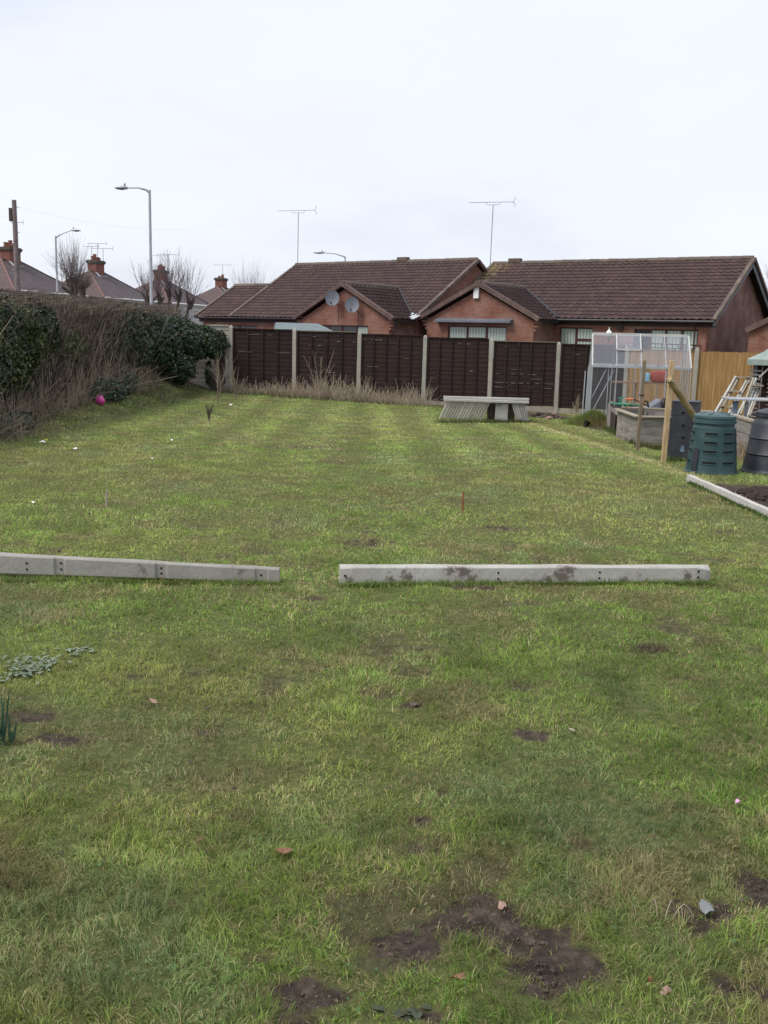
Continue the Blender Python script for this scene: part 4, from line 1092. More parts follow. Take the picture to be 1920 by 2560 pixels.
for z, zc in zip(zz, (.17, .32, .44, .56)):
    for ang in [-math.pi/2+d_ for d_ in (-1.55, -.42, .42, 1.2, -2.3)]:
        w_ = .46 if abs(ang+math.pi/2) > 1 else .56
        for s_ in range(8):
            a0 = ang-w_/2+w_*s_/8; a1 = a0+w_/8
            P_ = [Vector((math.cos(a_), math.sin(a_), 0)) for a_ in (a0, a1)]
            r_ = rad(z)+.0025
            mb.add([P_[0]*r_+Vector((0, 0, z-.012)), P_[1]*r_+Vector((0, 0, z-.012)), P_[1]*(r_-.003)+Vector((0, 0, z+.018)), P_[0]*(r_-.003)+Vector((0, 0, z+.018))], [(0, 1, 2, 3)])
            lip.beam(P_[0]*(r_+.003)+Vector((0, 0, z-.016)), P_[1]*(r_+.003)+Vector((0, 0, z-.016)), .014, .010)
        sl_ = mb.build('air_slot', M['hole'], GB); lip.build('slot_ledge', M['bin_green_lid'], sl_); mb = MB(); lip = MB()
a0 = -math.pi/2-1.02     # hatch on the left
mb = MB(); 
P_ = []
for z in (.06, .16, .26, .36):
    for da in (-.13, .13): P_.append(Vector((math.cos(a0+da)*(rad(z)+.016), math.sin(a0+da)*(rad(z)+.016), z)))
mb.add(P_, [(0, 1, 3, 2), (2, 3, 5, 4), (4, 5, 7, 6)])
mb.build('hatch', M['bin_black'], GB)
# black conical bin cut by the right edge
p = G(1937, 1190); c1 = Vector((p.x+.09, p.y+.36, 0)); c1.z = gz(c1.x, c1.y)
BB = empty('compost_bin', c1, 0, label='dark grey conical compost bin cut off by the right picture edge', cat='compost bin')
BB.scale = (.93, .93, .93)
prof = [(.42, 0), (.42, .03), (.40, .05), (.393, .08)]
for z in (.28, .5): prof += [(.40-.11*z/.8, z-.02), (.415-.11*z/.8, z), (.40-.11*z/.8, z+.02)]
prof += [(.31, .68), (.285, .74), (.27, .76), (.27, .80)]
MB().lathe(prof, 64).build('bin_body', M['bin_black'], BB, smooth=True)
MB().lathe([(.25, .80), (.29, .80), (.292, .83), (.275, .835), (.275, .845), (.288, .85), (.28, .865), (.16, .905), (.04, .93), (.0, .93)], 64).build('lid', M['bin_black'], BB, smooth=True)
# tall black square bin with breathing holes
pa = G(1667, 1146); pb2 = G(1730, 1150)
xd = (pb2-pa).normalized(); yd = Vector((-xd.y, xd.x, 0)); Hb = at(1676, 1002, pa.y).z-pa.z
wb = (pb2-pa).length
SB = empty('compost_bin', pa, math.atan2(xd.y, xd.x), label='tall square black bin with a row of round holes, behind the pale stake', cat='compost bin')
mb = MB(); ins = .02
def sq(z, i_): return [Vector((i_*0+.02*z/Hb, i_, z)), Vector((wb+.04*z/Hb-.0, i_, z)), Vector((wb+.04*z/Hb, wb*1.05-i_, z)), Vector((.02*z/Hb, wb*1.05-i_, z))]
lv = [(0, 0), (Hb*.345, .0), (Hb*.352, .006), (Hb*.36, 0), (Hb*.74, .0), (Hb*.747, .006), (Hb*.755, 0), (Hb*.985, .0), (Hb*.99, -.008), (Hb, -.008)]
vs = [v for z, i_ in lv for v in sq(z, i_)]
fs = [(l*4+k_, l*4+(k_+1) % 4, l*4+4+(k_+1) % 4, l*4+4+k_) for l in range(len(lv)-1) for k_ in range(4)]+[(len(vs)-4, len(vs)-3, len(vs)-2, len(vs)-1)]
mb.add(vs, fs); mb.build('bin_body', M['bin_black'], SB)
for px, py in ((1708, 1032), (1708, 1064), (1707, 1094)):
    q = loc_on(px, py, SB.matrix_world, 0); MB().tube([(q.x, .003, q.z), (q.x, -.004, q.z)], .023, 14).build('air_hole', M['hole'], SB)
q = loc_on(1706, 1122, SB.matrix_world, 0)
mb = MB(); vs = []
for k_ in range(14):
    a = 2*math.pi*k_/14; r_ = .045*random.uniform(.7, 1.25); vs.append(Vector((q.x+r_*math.cos(a)*.75, -.003, q.z+r_*math.sin(a)*1.1)))
mb.prism(vs, (0, -.002, 0)); mb.build('pale_scuff', M['bluegrey'], SB)

# white painted board edging the dug bed
d = (bed_b-bed_a).normalized(); r_ = empty('edging_board', bed_a, 0, label='long whitewashed edging post along the dug soil bed on the right', cat='edging board')
mb = MB(); pv = None
L_ = (bed_b-bed_a).length+.9; n = 22
pts = [d*(L_*i_/n) for i_ in range(n+1)]
for i_, q in enumerate(pts): q.z = gz(bed_a.x+q.x, bed_a.y+q.y)-bed_a.z+.045+random.uniform(-.003, .003)
vs = []; sdv = Vector((d.y, -d.x, 0))
for q in pts:
    w_ = .028+random.uniform(-.002, .002)
    vs += [q-sdv*w_-Vector((0, 0, .05)), q+sdv*w_-Vector((0, 0, .05)), q+sdv*w_+Vector((0, 0, .03)), q+sdv*w_*.8+Vector((0, 0, .034)), q-sdv*w_*.8+Vector((0, 0, .034)), q-sdv*w_+Vector((0, 0, .03))]
fs = [(i_*6+k_, i_*6+6+k_, i_*6+6+(k_+1) % 6, i_*6+(k_+1) % 6) for i_ in range(n) for k_ in range(6)]+[tuple(range(6)), tuple(range(len(vs)-1, len(vs)-7, -1))]
mb.add(vs, fs); mb.build('board_body', M['whiteboard'], r_)

# ------------------------------------------------------------------ stack of concrete boards
pst = G(1100, 1052); pse = G(1325, 1050); Ys = (pst.y+pse.y)/2
st_ = empty('board_rack', pst, 0, label='trestle stack of leaning concrete boards with posts laid across the top', cat='stack')
def rel(px, py, dY=0): return at(px, py, Ys+dY)-pst
def lean_board(bx, by, tx, ty, lab, w=.05, dep=.5, nm='concrete_board'):
    r_ = empty(nm, pst, 0, label=lab, cat='concrete board', group=GRP)
    b_, t = rel(bx, by), rel(tx, ty)
    MB().beam(b_, t, dep, w, up=Vector((1, 0, .3))).build('board_body', random.choice([M['concrete'], M['concrete_post'], M['concrete_pale']]), r_, bevel=.005)
bpy.data.objects.remove(st_)
GRP = 'concrete boards leaning under the stack'
nl = 15
for k_ in range(nl):
    f = k_/(nl-1)
    lean_board(1098+f*100, 1050+f*4, 1113+f*104+6, 1004+f*3, 'one of the left fan of slanting concrete boards under the stacked posts', dep=.12, w=.04)
nr_ = 6
for k_ in range(nr_):
    f = k_/(nr_-1)
    lean_board(1294+f*26, 1056-f*3, 1281+f*28, 1008, 'one of the right fan of slanting concrete boards under the stacked posts', dep=.12, w=.042)
r_ = empty('concrete_slab', pst, 0, label='wide pale concrete slab standing upright in the middle of the stack', cat='slab')
MB().beam(rel(1252, 1058), rel(1255, 1009), .05, .30, up=Vector((1, 0, 0))).build('slab_body', M['concrete_pale'], r_, bevel=.006)
r_ = empty('concrete_slab', pst, 0, label='dark concrete slab standing behind the pale one in the stack', cat='slab')
MB().beam(rel(1252, 1054, .22), rel(1252, 1007, .22), .05, .66, up=Vector((1, 0, 0))).build('slab_body', M['bark'], r_, bevel=.006)
for i_, (dy, z0, z1, lab) in enumerate(((-.05, 1002, 1005, 'front concrete post laid flat on top of the leaning boards'), (.10, 995.5, 997.5, 'upper rear concrete post laid flat on top of the leaning boards'))):
    r_ = empty('concrete_post', pst, 0, label=lab, cat='concrete post')
    MB().beam(rel(1109, z0-2.5, dy), rel(1322, z1+1, dy), .13, .058).build('post_body', M['concrete_pale'], r_, bevel=.008)

# rubble and clods
def clod(p, s_, mat, label, cat='clod', name='clod', flat=.6, grp=None):
    import bmesh
    bm = bmesh.new(); bmesh.ops.create_icosphere(bm, subdivisions=2, radius=1)
    sd_ = random.random()*50
    for v in bm.verts:
        k = 1+.45*mnoise(v.co*1.5+Vector((sd_, 0, 0)))+.25*mnoise(v.co*4+Vector((0, sd_, 0)))
        v.co = Vector((v.co.x*k*s_, v.co.y*k*s_*.9, v.co.z*k*s_*flat))
    me = bpy.data.meshes.new(name); bm.to_mesh(me); bm.free(); me.materials.append(mat)
    o = link(name, me, None, label=label, cat=cat); o.location = p
    if grp: o['group'] = grp
    return o
# rubble heap beside the stack: one countless heap
mb_r = random.Random(4); Vv, Ff = [], []; vo = 0
import bmesh
def heap(name, centre, rx, ry, hh, n, smin, smax, mat, label, cat):
    bm = bmesh.new(); bmesh.ops.create_icosphere(bm, subdivisions=1, radius=1)
    base = np.array([v.co[:] for v in bm.verts]); fc = np.array([[v.index for v in f.verts] for f in bm.faces]); bm.free()
    Vl, Fl = [], []; o_ = 0
    for i_ in range(n):
        a = rng.uniform(0, 2*math.pi); q = math.sqrt(rng.uniform()); x = centre[0]+rx*q*math.cos(a); y = centre[1]+ry*q*math.sin(a)
        s_ = rng.uniform(smin, smax); z = gz(x, y)+hh*(1-q)*rng.uniform(.4, 1)
        Vl.append(base*rng.uniform(.65, 1.3, base.shape)*s_*np.array([1, 1, .7])+np.array([x, y, z])); Fl.append(fc+o_); o_ += len(base)
    me = npmesh(name, np.concatenate(Vl), np.concatenate(Fl)); me.materials.append(mat)
    return link(name, me, None, label=label, cat=cat, kind='stuff')
c = G(1362, 1046)
heap('rubble', (c.x, c.y+.3), .75, .35, .16, 260, .02, .065, M['rock'], 'loose heap of earth and stone rubble by the fence', 'rubble')
c = at(1905, 1215, 10.8)
heap('soil_clods', (4.75, bed_back-1.0), .95, .8, .05, 900, .012, .05, M['soil'], 'dark clods of freshly dug soil in the right-hand bed', 'soil')
clod(G(1385, 1040)+Vector((0, 0, .05)), .07, M['terracotta'], 'small red brick fragment on the rubble heap', 'brick')
clod(G(1372, 1049)+Vector((0, 0, .04)), .09, M['terracotta'], 'pale pink brick lump at the foot of the rubble heap', 'brick')

# ------------------------------------------------------------------ greenhouse
A_ = R(-9); gf = at(1476, 1000, 25.1); g0 = Vector((gf.x, gf.y, gz(gf.x, gf.y)))
gh = empty('greenhouse', g0, A_, label='small aluminium greenhouse with glass panes in front of the fence', cat='greenhouse')
GM = gh.matrix_world.copy()
GL = loc_on(1726, 950, GM, 0).x; GD = 1.9
ez = loc_on(1476, 915, GM, 0).z; rz_ = loc_on(1472, 834, GM, GD/2).z
def bars(lst, name, mat, w=.03, d=.03, parent=None):
    mb = MB()
    for a, b_ in lst: mb.beam(a, b_, w, d, up=Vector((0, 1, .001)))
    return mb.build(name, mat, parent or gh)
xsb = [0, GL*.25, GL*.5, GL*.75, GL]
bars([((x, 0, .0), (x, 0, ez)) for x in xsb], 'front_bar', M['alu'], .026, .03)
bars([((x, GD, .0), (x, GD, ez)) for x in xsb], 'back_bar', M['alu'], .026, .03)
bars([((x, y, 0), (x, y, ez+(rz_-ez)*(1-abs(y-GD/2)/(GD/2)))) for x in (0, GL) for y in (GD*.25, GD*.5, GD*.75)], 'end_bar', M['alu'], .026, .03)
bars([((0, 0, ez), (GL, 0, ez)), ((0, GD, ez), (GL, GD, ez)), ((0, 0, .03), (GL, 0, .03)), ((0, GD, .03), (GL, GD, .03)), ((0, 0, .03), (0, GD, .03)), ((GL, 0, .03), (GL, GD, .03)), ((0, 0, ez), (0, GD, ez)), ((GL, 0, ez), (GL, GD, ez))], 'eave_rail', M['alu'], .05, .05)
bars([((0, GD/2, rz_), (GL, GD/2, rz_))], 'ridge_bar', M['alu_light'], .07, .07)
for x in (0, GL):
    for y in (0, GD): bars([((x, y, ez), (x, GD/2, rz_))], 'gable_bar', M['alu_light'], .035, .04)
bars([((x, y, ez), (x, GD/2, rz_)) for x in xsb[1:-1] for y in (0, GD)], 'roof_bar', M['alu'], .022, .026)
def brace(p0, p1): 
    a = loc_on(*p0, GM, .05); b_ = loc_on(*p1, GM, .05); return (a, b_)
bars([brace((1516, 922), (1479, 995)), brace((1537, 922), (1483, 1024))], 'brace', M['alu'], .022, .02)
bars([brace((1665, 925), (1696, 1000)), ((GL*.17, .06, 0), (GL*.17, .06, ez))], 'brace', M['alu'], .020, .02)
def pane(vs, mat, name): MB().add(vs, [(0, 1, 2, 3)]).build(name, mat, gh)
for k_ in range(4):
    x0, x1 = xsb[k_]+.012, xsb[k_+1]-.012
    pane([(x0, .0, .05), (x1, .0, .05), (x1, .0, ez-.02), (x0, .0, ez-.02)], M['gh_glass'], 'glass_pane')
    pane([(x0, GD, .05), (x1, GD, .05), (x1, GD, ez-.02), (x0, GD, ez-.02)], M['gh_glass'], 'glass_pane')
    pane([(x0, .0, ez+.02), (x1, .0, ez+.02), (x1, GD/2-.02, rz_-.01), (x0, GD/2-.02, rz_-.01)], M['gh_roof'], 'roof_pane')
    pane([(x0, GD, ez+.02), (x1, GD, ez+.02), (x1, GD/2+.02, rz_-.01), (x0, GD/2+.02, rz_-.01)], M['gh_roof'], 'roof_pane')
for x in (0, GL):
    for y0 in (0, GD/2):
        pane([(x, y0+.02, .05), (x, y0+GD/2-.02, .05), (x, y0+GD/2-.02, ez), (x, y0+.02, ez)], M['gh_glass'], 'glass_pane')
    MB().add([(x, .03, ez+.03), (x, GD-.03, ez+.03), (x, GD/2, rz_-.03)], [(0, 1, 2)]).build('gable_pane', M['gh_glass'], gh)
# roof vent in the second bay, slightly raised
vz = lambda y, up_: ez+(rz_-ez)*(y/(GD/2))+up_
x0, x1 = xsb[1], xsb[2]
mbv = MB(); y0 = GD*.22; y1 = GD/2-.02
mbv.beam((x0, y0, vz(y0, .07)), (x1, y0, vz(y0, .07)), .03, .04); mbv.beam((x0, y0, vz(y0, .07)), (x0, y1, vz(y1, .03)), .03, .03); mbv.beam((x1, y0, vz(y0, .07)), (x1, y1, vz(y1, .03)), .03, .03); mbv.beam((x0, y1, vz(y1, .03)), (x1, y1, vz(y1, .03)), .03, .03)
vf = mbv.build('roof_vent', M['alu_light'], gh)
MB().add([(x0, y0, vz(y0, .072)), (x1, y0, vz(y0, .072)), (x1, y1, vz(y1, .032)), (x0, y1, vz(y1, .032))], [(0, 1, 2, 3)]).build('vent_pane', M['gh_roof'], vf)
# spare glazing bars leaning on its left end
r_ = empty('glazing_bars', g0, A_, label='bundle of loose grey uprights leaning against the left end of the greenhouse', cat='bars')
mb = MB()
for k_, (x, hh) in enumerate(((-.10, ez*.98), (-.16, ez*.9), (-.06, ez*1.02))): mb.beam((x, .3+k_*.35, 0), (x+.02, .3+k_*.35, hh), .03, .03)
mb.build('bar', M['alu'], r_)
# staging shelf, sack and pots inside
r_ = empty('shelf', g0, A_, label='brown wooden shelf on legs seen through the greenhouse glass', cat='shelf')
zs = loc_on(1600, 957, GM, 1.3).z
MB().box(.6, GL-.35, 1.15, 1.6, zs-.02, zs+.02).build('shelf_board', M['cardboard'], r_)
for x in (.65, GL/2, GL-.4): MB().box(x-.02, x+.02, 1.2, 1.24, 0, zs-.021).build('leg', M['old_wood'], r_)
q = loc_on(1654, 935, GM, 1.3)
o = clod(Vector((0, 0, 0)), .001, M['redbag'], 'x'); bpy.data.objects.remove(o)
def sack(x, y, z, w_, d_, h_, mat, name, label, cat):
    r2 = empty(name, GM @ Vector((x, y, z)), A_, label=label, cat=cat)
    mb = MB().box(-w_/2, w_/2, -d_/2, d_/2, 0, h_); o = mb.build(name+'_body', mat, r2, bevel=min(w_, d_, h_)*.3, smooth=True); return r2
sack(q.x, 1.38, zs+.02, .52, .3, .30, M['redbag'], 'sack', 'red compost sack lying on the shelf inside the greenhouse', 'sack')
sack(q.x-.36, 1.36, zs+.02, .14, .2, .24, M['bluebag'], 'packet', 'light blue packet on the shelf beside the red sack', 'packet')
q = loc_on(1665, 1000, GM, 1.0)
r2 = empty('garden_sack', GM @ Vector((loc_on(1640, 1000, GM, .9).x, .9, 0)), A_, label='brown sheet of cardboard slumped low inside the greenhouse', cat='cardboard')
MB().prism([(-.4, 0, .3), (.35, 0, .3), (.3, 0, .47), (.0, 0, .40), (-.35, 0, .36)], (0, .04, 0)).box(-.3, .3, .05, .35, 0, .3).build('sheet', M['cardboard'], r2)

# ------------------------------------------------------------------ raised beds
def P2(px, py): v = G(px, py); return Vector((v.x, v.y, 0))
rbz = empty('raised_bed', G(1596, 1112), 0, label='grey weathered timber raised bed with pale top planks behind the tall stakes', cat='raised bed')
RO = rbz.location.copy()
zt = at(1596, 1040, RO.y).z
def onz(px, py, z):
    d_ = ray(px, py); t = (z-CAMH)/d_.z; return Vector((0, 0, CAMH))+d_*t
ring = [onz(1546, 1022, zt), onz(1596, 1040, zt), onz(1770, 1043, zt), onz(1850, 1044, zt), onz(1778, 1029, zt), onz(1740, 1027, zt), onz(1620, 1018, zt)]
ring = [onz(1543, 1022, zt), onz(1596, 1040, zt), onz(1848, 1045, zt), onz(1776, 1028, zt), onz(1610, 1019, zt)]
nR_ = len(ring)
for i_ in range(nR_):
    a, c = ring[i_], ring[(i_+1) % nR_]; d_ = (c-a).normalized()
    zb = min(gz(a.x, a.y), gz(c.x, c.y))-.08
    nbd = 4; hh = (zt-.03-zb)/nbd
    mb = MB()
    inn = Vector((-d_.y, d_.x, 0))
    for j in range(nbd):
        off_ = inn*random.uniform(.02, .028)
        mb.beam(Vector((a.x, a.y, zb+hh*(j+.5)))+off_+d_*.02-RO, Vector((c.x, c.y, zb+hh*(j+.5)))+off_-d_*.02-RO, .03, hh-.006)
    mb.build('side_boards', M['grey_wood'], rbz)
    MB().beam(a-RO-d_*.01+Vector((0, 0, -.012+.002*i_)), c-RO+d_*.01+Vector((0, 0, -.012+.002*i_)), .115, .028).build('top_plank', M['plank'], rbz, bevel=.004)
    pm = a.lerp(c, .5)
    MB().box(-.03, .03, -.03, .03, zb-RO.z, zt-.045-RO.z, Matrix.Translation(Vector((a.x-RO.x, a.y-RO.y, 0))+inn*.07+d_*.06)).build('corner_post', M['grey_wood'], rbz)
poly = [Vector((p_.x-RO.x, p_.y-RO.y, zt-.17-RO.z)) for p_ in ring]
cen = sum(poly, Vector())/nR_; poly = [cen+(p_-cen)*.97 for p_ in poly]
MB().prism(poly, (0, 0, -.1)).build('bed_soil', M['soil'], rbz)
# grey board box left of it with the blue plastic edging strip
p0, p1 = G(1516, 1068), G(1544, 1086)
r_ = empty('planter', p0, 0, label='plain grey board planter with blue slotted strip, left of the raised bed', cat='planter')
q0, q1 = p0-p0, p1-p0; h0 = at(1516, 1012, p0.y).z-p0.z; q1.z = 0
bk = Vector((.42, 1.5, 0))
mb = MB().prism([q0-Vector((0, 0, .1)), q1-Vector((0, 0, .1)), q1+Vector((0, 0, h0)), q0+Vector((0, 0, h0))], Vector((.012, .03, 0)))
mb.build('front_board', M['grey_wood'], r_)
mb = MB().prism([q1-Vector((0, 0, .1)), q1+bk-Vector((0, 0, .1)), q1+bk+Vector((0, 0, h0)), q1+Vector((0, 0, h0))], Vector((-.03, .01, 0))).prism([q0+Vector((.0, .035, -.1)), q0+bk-Vector((0, 0, .1)), q0+bk+Vector((0, 0, h0)), q0+Vector((0, .035, h0))], Vector((.03, .01, 0)))
mb.build('side_board', M['grey_wood'], r_)
mb = MB().prism([q0+Vector((.04, .1, 0)), q1+Vector((-.04, .1, 0)), q1+bk+Vector((-.04, 0, 0)), q0+bk+Vector((.04, 0, 0))], (0, 0, h0-.08)); mb.build('planter_soil', M['soil'], r_)
mb = MB(); qs = q1+Vector((.015, -.02, 0)); nn_ = 9
for j in range(nn_):
    z0 = h0*j/nn_; mb.box(qs.x-.028, qs.x+.028, qs.y-.012, qs.y+.006, z0, z0+h0/nn_*.72); mb.box(qs.x-.022, qs.x+.022, qs.y-.004, qs.y+.004, z0+h0/nn_*.72, z0+h0/nn_)
mb.build('slotted_strip', M['bluegrey'], r_)
# garden bits resting on the beds
hp = onz(1553, 1015, zt+.05)
r_ = empty('hose', hp, 0, label='tangled green garden hose lying on the grey planter', cat='hose')
pts = []
for i_ in range(90):
    t = i_/90; a = t*math.pi*11; rr = .13+.05*math.sin(t*23); pts.append(Vector((rr*math.cos(a)+.25*t-.05, rr*math.sin(a)*.8, -.03+.05*abs(math.sin(t*17))+.03)))
MB().tube(pts, .012, 6).build('hose_coil', M['hose'], r_, smooth=True)
MB().tube([(-.02, 0, 0), (-.02, 0, .17)], .02, 8).tube([(-.07, 0, .15), (.04, 0, .17)], .014, 6).build('hose_reel', M['hose'], r_)
hp = onz(1575, 1006, zt+.12)
r_ = empty('hand_tool', hp, 0, label='long-handled tool with orange grip lying across the planter', cat='garden tool')
MB().tube([(-.09, 0, .06), (.06, 0, .065)], .018, 8).build('grip', M['orange'], r_, smooth=True)
MB().tube([(.06, 0, .06), (.15, .02, .03), (.36, .06, -.06)], .012, 6).build('handle', M['black_plastic'], r_)
hp = onz(1612, 1008, zt+.1); r_ = empty('hand_tool', hp, 0, label='garden tool with orange grip just left of the dark stake', cat='garden tool')
MB().tube([(-.13, 0, .05), (-.02, 0, .05)], .016, 8).build('grip', M['orange'], r_, smooth=True); MB().tube([(-.02, 0, .045), (.05, 0, .03), (.08, 0, -.08)], .02, 6).build('handle', M['black_plastic'], r_)
hp = onz(1640, 1018, zt+.02); r_ = empty('wheelbarrow', hp, 0, label='upturned dark wheelbarrow resting behind the raised bed', cat='wheelbarrow')
MB().prism([(-.16, 0, -.03), (.12, 0, -.03), (.10, 0, .16), (.0, 0, .08)], (0, .4, 0)).build('tray', M['dish'], r_, bevel=.02)
Mw = Matrix.Translation((.16, .05, .06)) @ Matrix.Rotation(R(90), 4, 'Y') @ Matrix.Rotation(R(20), 4, 'X')
t = MB().lathe([(.02, -.03), (.10, -.035), (.125, -.02), (.13, 0), (.125, .02), (.10, .035), (.02, .03)], 24); t.v = [Mw @ v for v in t.v]; t.build('wheel', M['black_plastic'], r_, smooth=True)
# low planter at right
p0 = G(1868, 1150); zt2 = at(1870, 1050, p0.y).z
r_ = empty('raised_bed', p0, R(-4), label='low grey timber planter partly hidden behind the dark conical bin', cat='raised bed')
h_ = zt2-p0.z
mb = MB()
for j in range(3): mb.box(0, 1.6, 0, .03, h_*j/3-.02, h_*(j+1)/3-.03); mb.box(0, .03, .033, 1.2, h_*j/3-.02, h_*(j+1)/3-.03)
mb.build('side_boards', M['grey_wood'], r_); MB().box(-.02, 1.6, -.02, .10, h_-.027, h_+.005).box(-.02, .09, .103, 1.2, h_-.027, h_+.005).build('top_plank', M['plank'], r_)
MB().box(.035, 1.6, .035, 1.2, 0, h_-.1).build('bed_soil', M['soil'], r_)

# ladders / staging leaning on the arbour
def lad(px_list, treads, label, Yb, dpt, cat='steps', name='step_ladder', w=.035):
    bs = at(*px_list[0][0], Yb); r_ = empty(name, bs, 0, label=label, cat=cat)
    mb = MB()
    for (b_, t) in px_list:
        pb_, pt2 = at(*b_, Yb)-bs, at(*t, Yb+dpt)-bs
        mb2 = MB().beam(pb_, pt2, w, w*1.6); mb2.build('rail', M['alu_light'] if random.random() < .6 else M['pale_wood'], r_)
    for (a_, c_) in treads:
        f_ = (px_list[0][0][1]-a_[1])/max(1, px_list[0][0][1]-px_list[0][1][1])
        y_ = Yb+dpt*max(0, min(1, f_)); MB().beam(at(*a_, y_)-bs, at(*c_, y_)-bs, .16, .028).build('tread', M['pale_wood'], r_)
    return r_
lad([((1787, 1034), (1840, 942)), ((1795, 1040), (1846, 948)), ((1819, 1040), (1871, 944)), ((1825, 1042), (1878, 943))],
    [((1798, 1013), (1829, 1018)), ((1819, 977), (1850, 979)), ((1840, 942), (1890, 945))], 'silver and wood step ladder leaning by the tan fence, three treads showing', 20.6, .6)
lad([((1852, 1036), (1884, 945)), ((1838, 1050), (1891, 946)), ((1858, 1046), (1886, 972)), ((1866, 1048), (1894, 974)), ((1874, 1040), (1900, 976))],
    [((1878, 962), (1905, 964))], 'bundle of loose slanting timber rails right of the step ladder', 20.3, .4, 'timber', 'timber_rails', .03)
# table
tp = at(1826, 998, 17.6); r_ = empty('table', (tp.x, tp.y, gz(tp.x, tp.y)), R(-3), label='pale slatted work table standing in front of the leaning ladders', cat='table')
th_ = tp.z-gz(tp.x, tp.y)
MB().box(0, 1.25, 0, .6, th_-.02, th_+.012).build('table_top', M['alu'], r_, bevel=.005)
MB().box(.09, .17, .1, .16, 0, th_-.036).build('leg', M['bluegrey'], r_); MB().beam((.27, .06, 0), (.31, .06, th_-.036), .04, .05).build('leg', M['dish'], r_)
MB().box(1.1, 1.16, .1, .16, 0, th_-.036).build('leg', M['dish'], r_); MB().box(1.1, 1.16, .45, .5, 0, th_-.036).build('leg', M['dish'], r_)
# arbour
ap = at(1868, 912, 20.8); r_ = empty('arbour', (ap.x, ap.y, gz(ap.x, ap.y)), R(-20), label='lattice-sided arbour with pale green felt roof at the right edge', cat='arbour')
za = ap.z-gz(ap.x, ap.y)
aw = 2.3
MB().prism([(0, 0, za), (aw, 0, za), (aw, 0, za+.11), (0, 0, za+.11)], (0, 1.6, 0)).add([(0, 0, za+.112), (aw, 0, za+.112), (aw, 1.6, za+.112), (0, 1.6, za+.112), (aw/2, .8, za+.68)], [(0, 1, 4), (1, 2, 4), (2, 3, 4), (3, 0, 4)]).build('roof', M['felt_pale'], r_)
for x, y in ((.12, .12), (aw-.2, .12), (.12, 1.4), (aw-.2, 1.4)): MB().box(x, x+.08, y, y+.08, 0, za-.003).build('post', M['dish'], r_)
mb = MB()
for j in range(16): mb.box(.07, .27, .085, .1, .15+j*.085, .175+j*.085)
for j in range(16): mb.box(.42, aw-.1, .085, .1, .15+j*.085, .172+j*.085)
for j in range(9): mb.box(.07+j*.22, .09+j*.22, .101, .115, .1, za-.02)
mb.build('lattice', M['grey_wood'], r_)
MB().beam((.25, .1, za-.25), (.45, .1, za-.02), .03, .03).build('bracket', M['alu_light'], r_)
MB().box(.2, aw-.2, 1.3, 1.34, .1, za-.01).build('back_panel', M['fence_dark'], r_)

# black flower pot beside the mound
p = G(1462, 1068); r_ = empty('plant_pot', p, 0, label='small black plastic plant pot lying by the grassy mound', cat='plant pot')
t = MB().lathe([(.05, 0), (.07, .13), (.08, .13), (.08, .155), (.06, .155), (.045, .02)], 16); t.v = [Matrix.Rotation(R(25), 4, 'Y') @ v for v in t.v]; t.build('pot_body', M['hole'], r_)

# ------------------------------------------------------------------ lamp posts, telegraph pole
def lamp(px, pyt, Y, armpx, armpy, label):
    t = at(px, pyt, Y); r_ = empty('street_lamp', (t.x, t.y, 0), 0, label=label, cat='street lamp', group='street lamps along the road')
    T = Vector((0, 0, t.z)); e = at(armpx, armpy, Y)-Vector((t.x, t.y, 0)); s_ = 1 if e.x > 0 else -1
    MB().tube([(0, 0, 0), (0, 0, 1.2), (0, 0, 1.25), (0, 0, t.z)], [.105, .10, .078, .058], 12).build('column', M['galv'], r_, smooth=True)
    arm_end = T+(e-T)*.66; mid = T+(e-T)*.33+Vector((0, 0, .05*abs(e.x)))
    arm_end.z = e.z+.05
    MB().tube([T+Vector((0, 0, -.12)), T+Vector((s_*.15, 0, .0)), mid, arm_end], [.06, .05, .032, .028], 8).build('arm', M['galv'], r_, smooth=True)
    h0_ = arm_end-Vector((s_*.05, 0, 0)); L_ = abs(e.x-h0_.x)
    vs = []; n_ = 10
    for i_, (f, w_, u_, dn) in enumerate(((0, .05, .05, .05), (.2, .12, .12, .07), (.45, .16, .09, .10), (.75, .14, .045, .08), (1, .05, .01, .03))):
        for k_ in range(n_):
            a = 2*math.pi*k_/n_; zz_ = math.sin(a); vs.append(h0_+Vector((s_*L_*f, w_*math.cos(a), (u_ if zz_ > 0 else dn)*zz_)))
    fs = [(i_*n_+k_, i_*n_+(k_+1) % n_, i_*n_+n_+(k_+1) % n_, i_*n_+n_+k_) for i_ in range(4) for k_ in range(n_)]+[tuple(range(n_)), tuple(range(4*n_, 5*n_))]
    hd = MB().add(vs, fs).build('lamp_head', M['galv'], r_, smooth=True)
    MB().lathe([(.04, 0), (.045, .05), (.03, .09)], 8, h0_+Vector((s_*L_*.22, 0, .11))).build('photocell', M['slate'], hd)
lamp(374, 475, 48, 287, 472, 'tallest street lamp, arm pointing left, rising behind the hedge')
lamp(139, 590, 70, 202, 578, 'smaller street lamp beside the pole with its arm pointing right')
lamp(863, 641, 86, 783, 633, 'street lamp head showing above the left bungalow ridge')
t = at(35, 500, 53); r_ = empty('telegraph_pole', (t.x, t.y, 0), 0, label='wooden telegraph pole with dark junction box at the far left', cat='telegraph pole')
MB().tube([(.02, 0, 0), (0, 0, t.z)], [.15, .115], 12).build('pole_body', M['telegraph'], r_, smooth=True)
MB().box(-.26, -.10, -.12, .08, t.z-1.05, t.z-.4).build('junction_box', M['bark'], r_, bevel=.02)
mb = MB()
for j in range(7): mb.tube([(-.1*(1 if j % 2 else -1), 0, t.z-.35-j*.62), (-.24*(1 if j % 2 else -1), 0, t.z-.35-j*.62)], .015, 5)
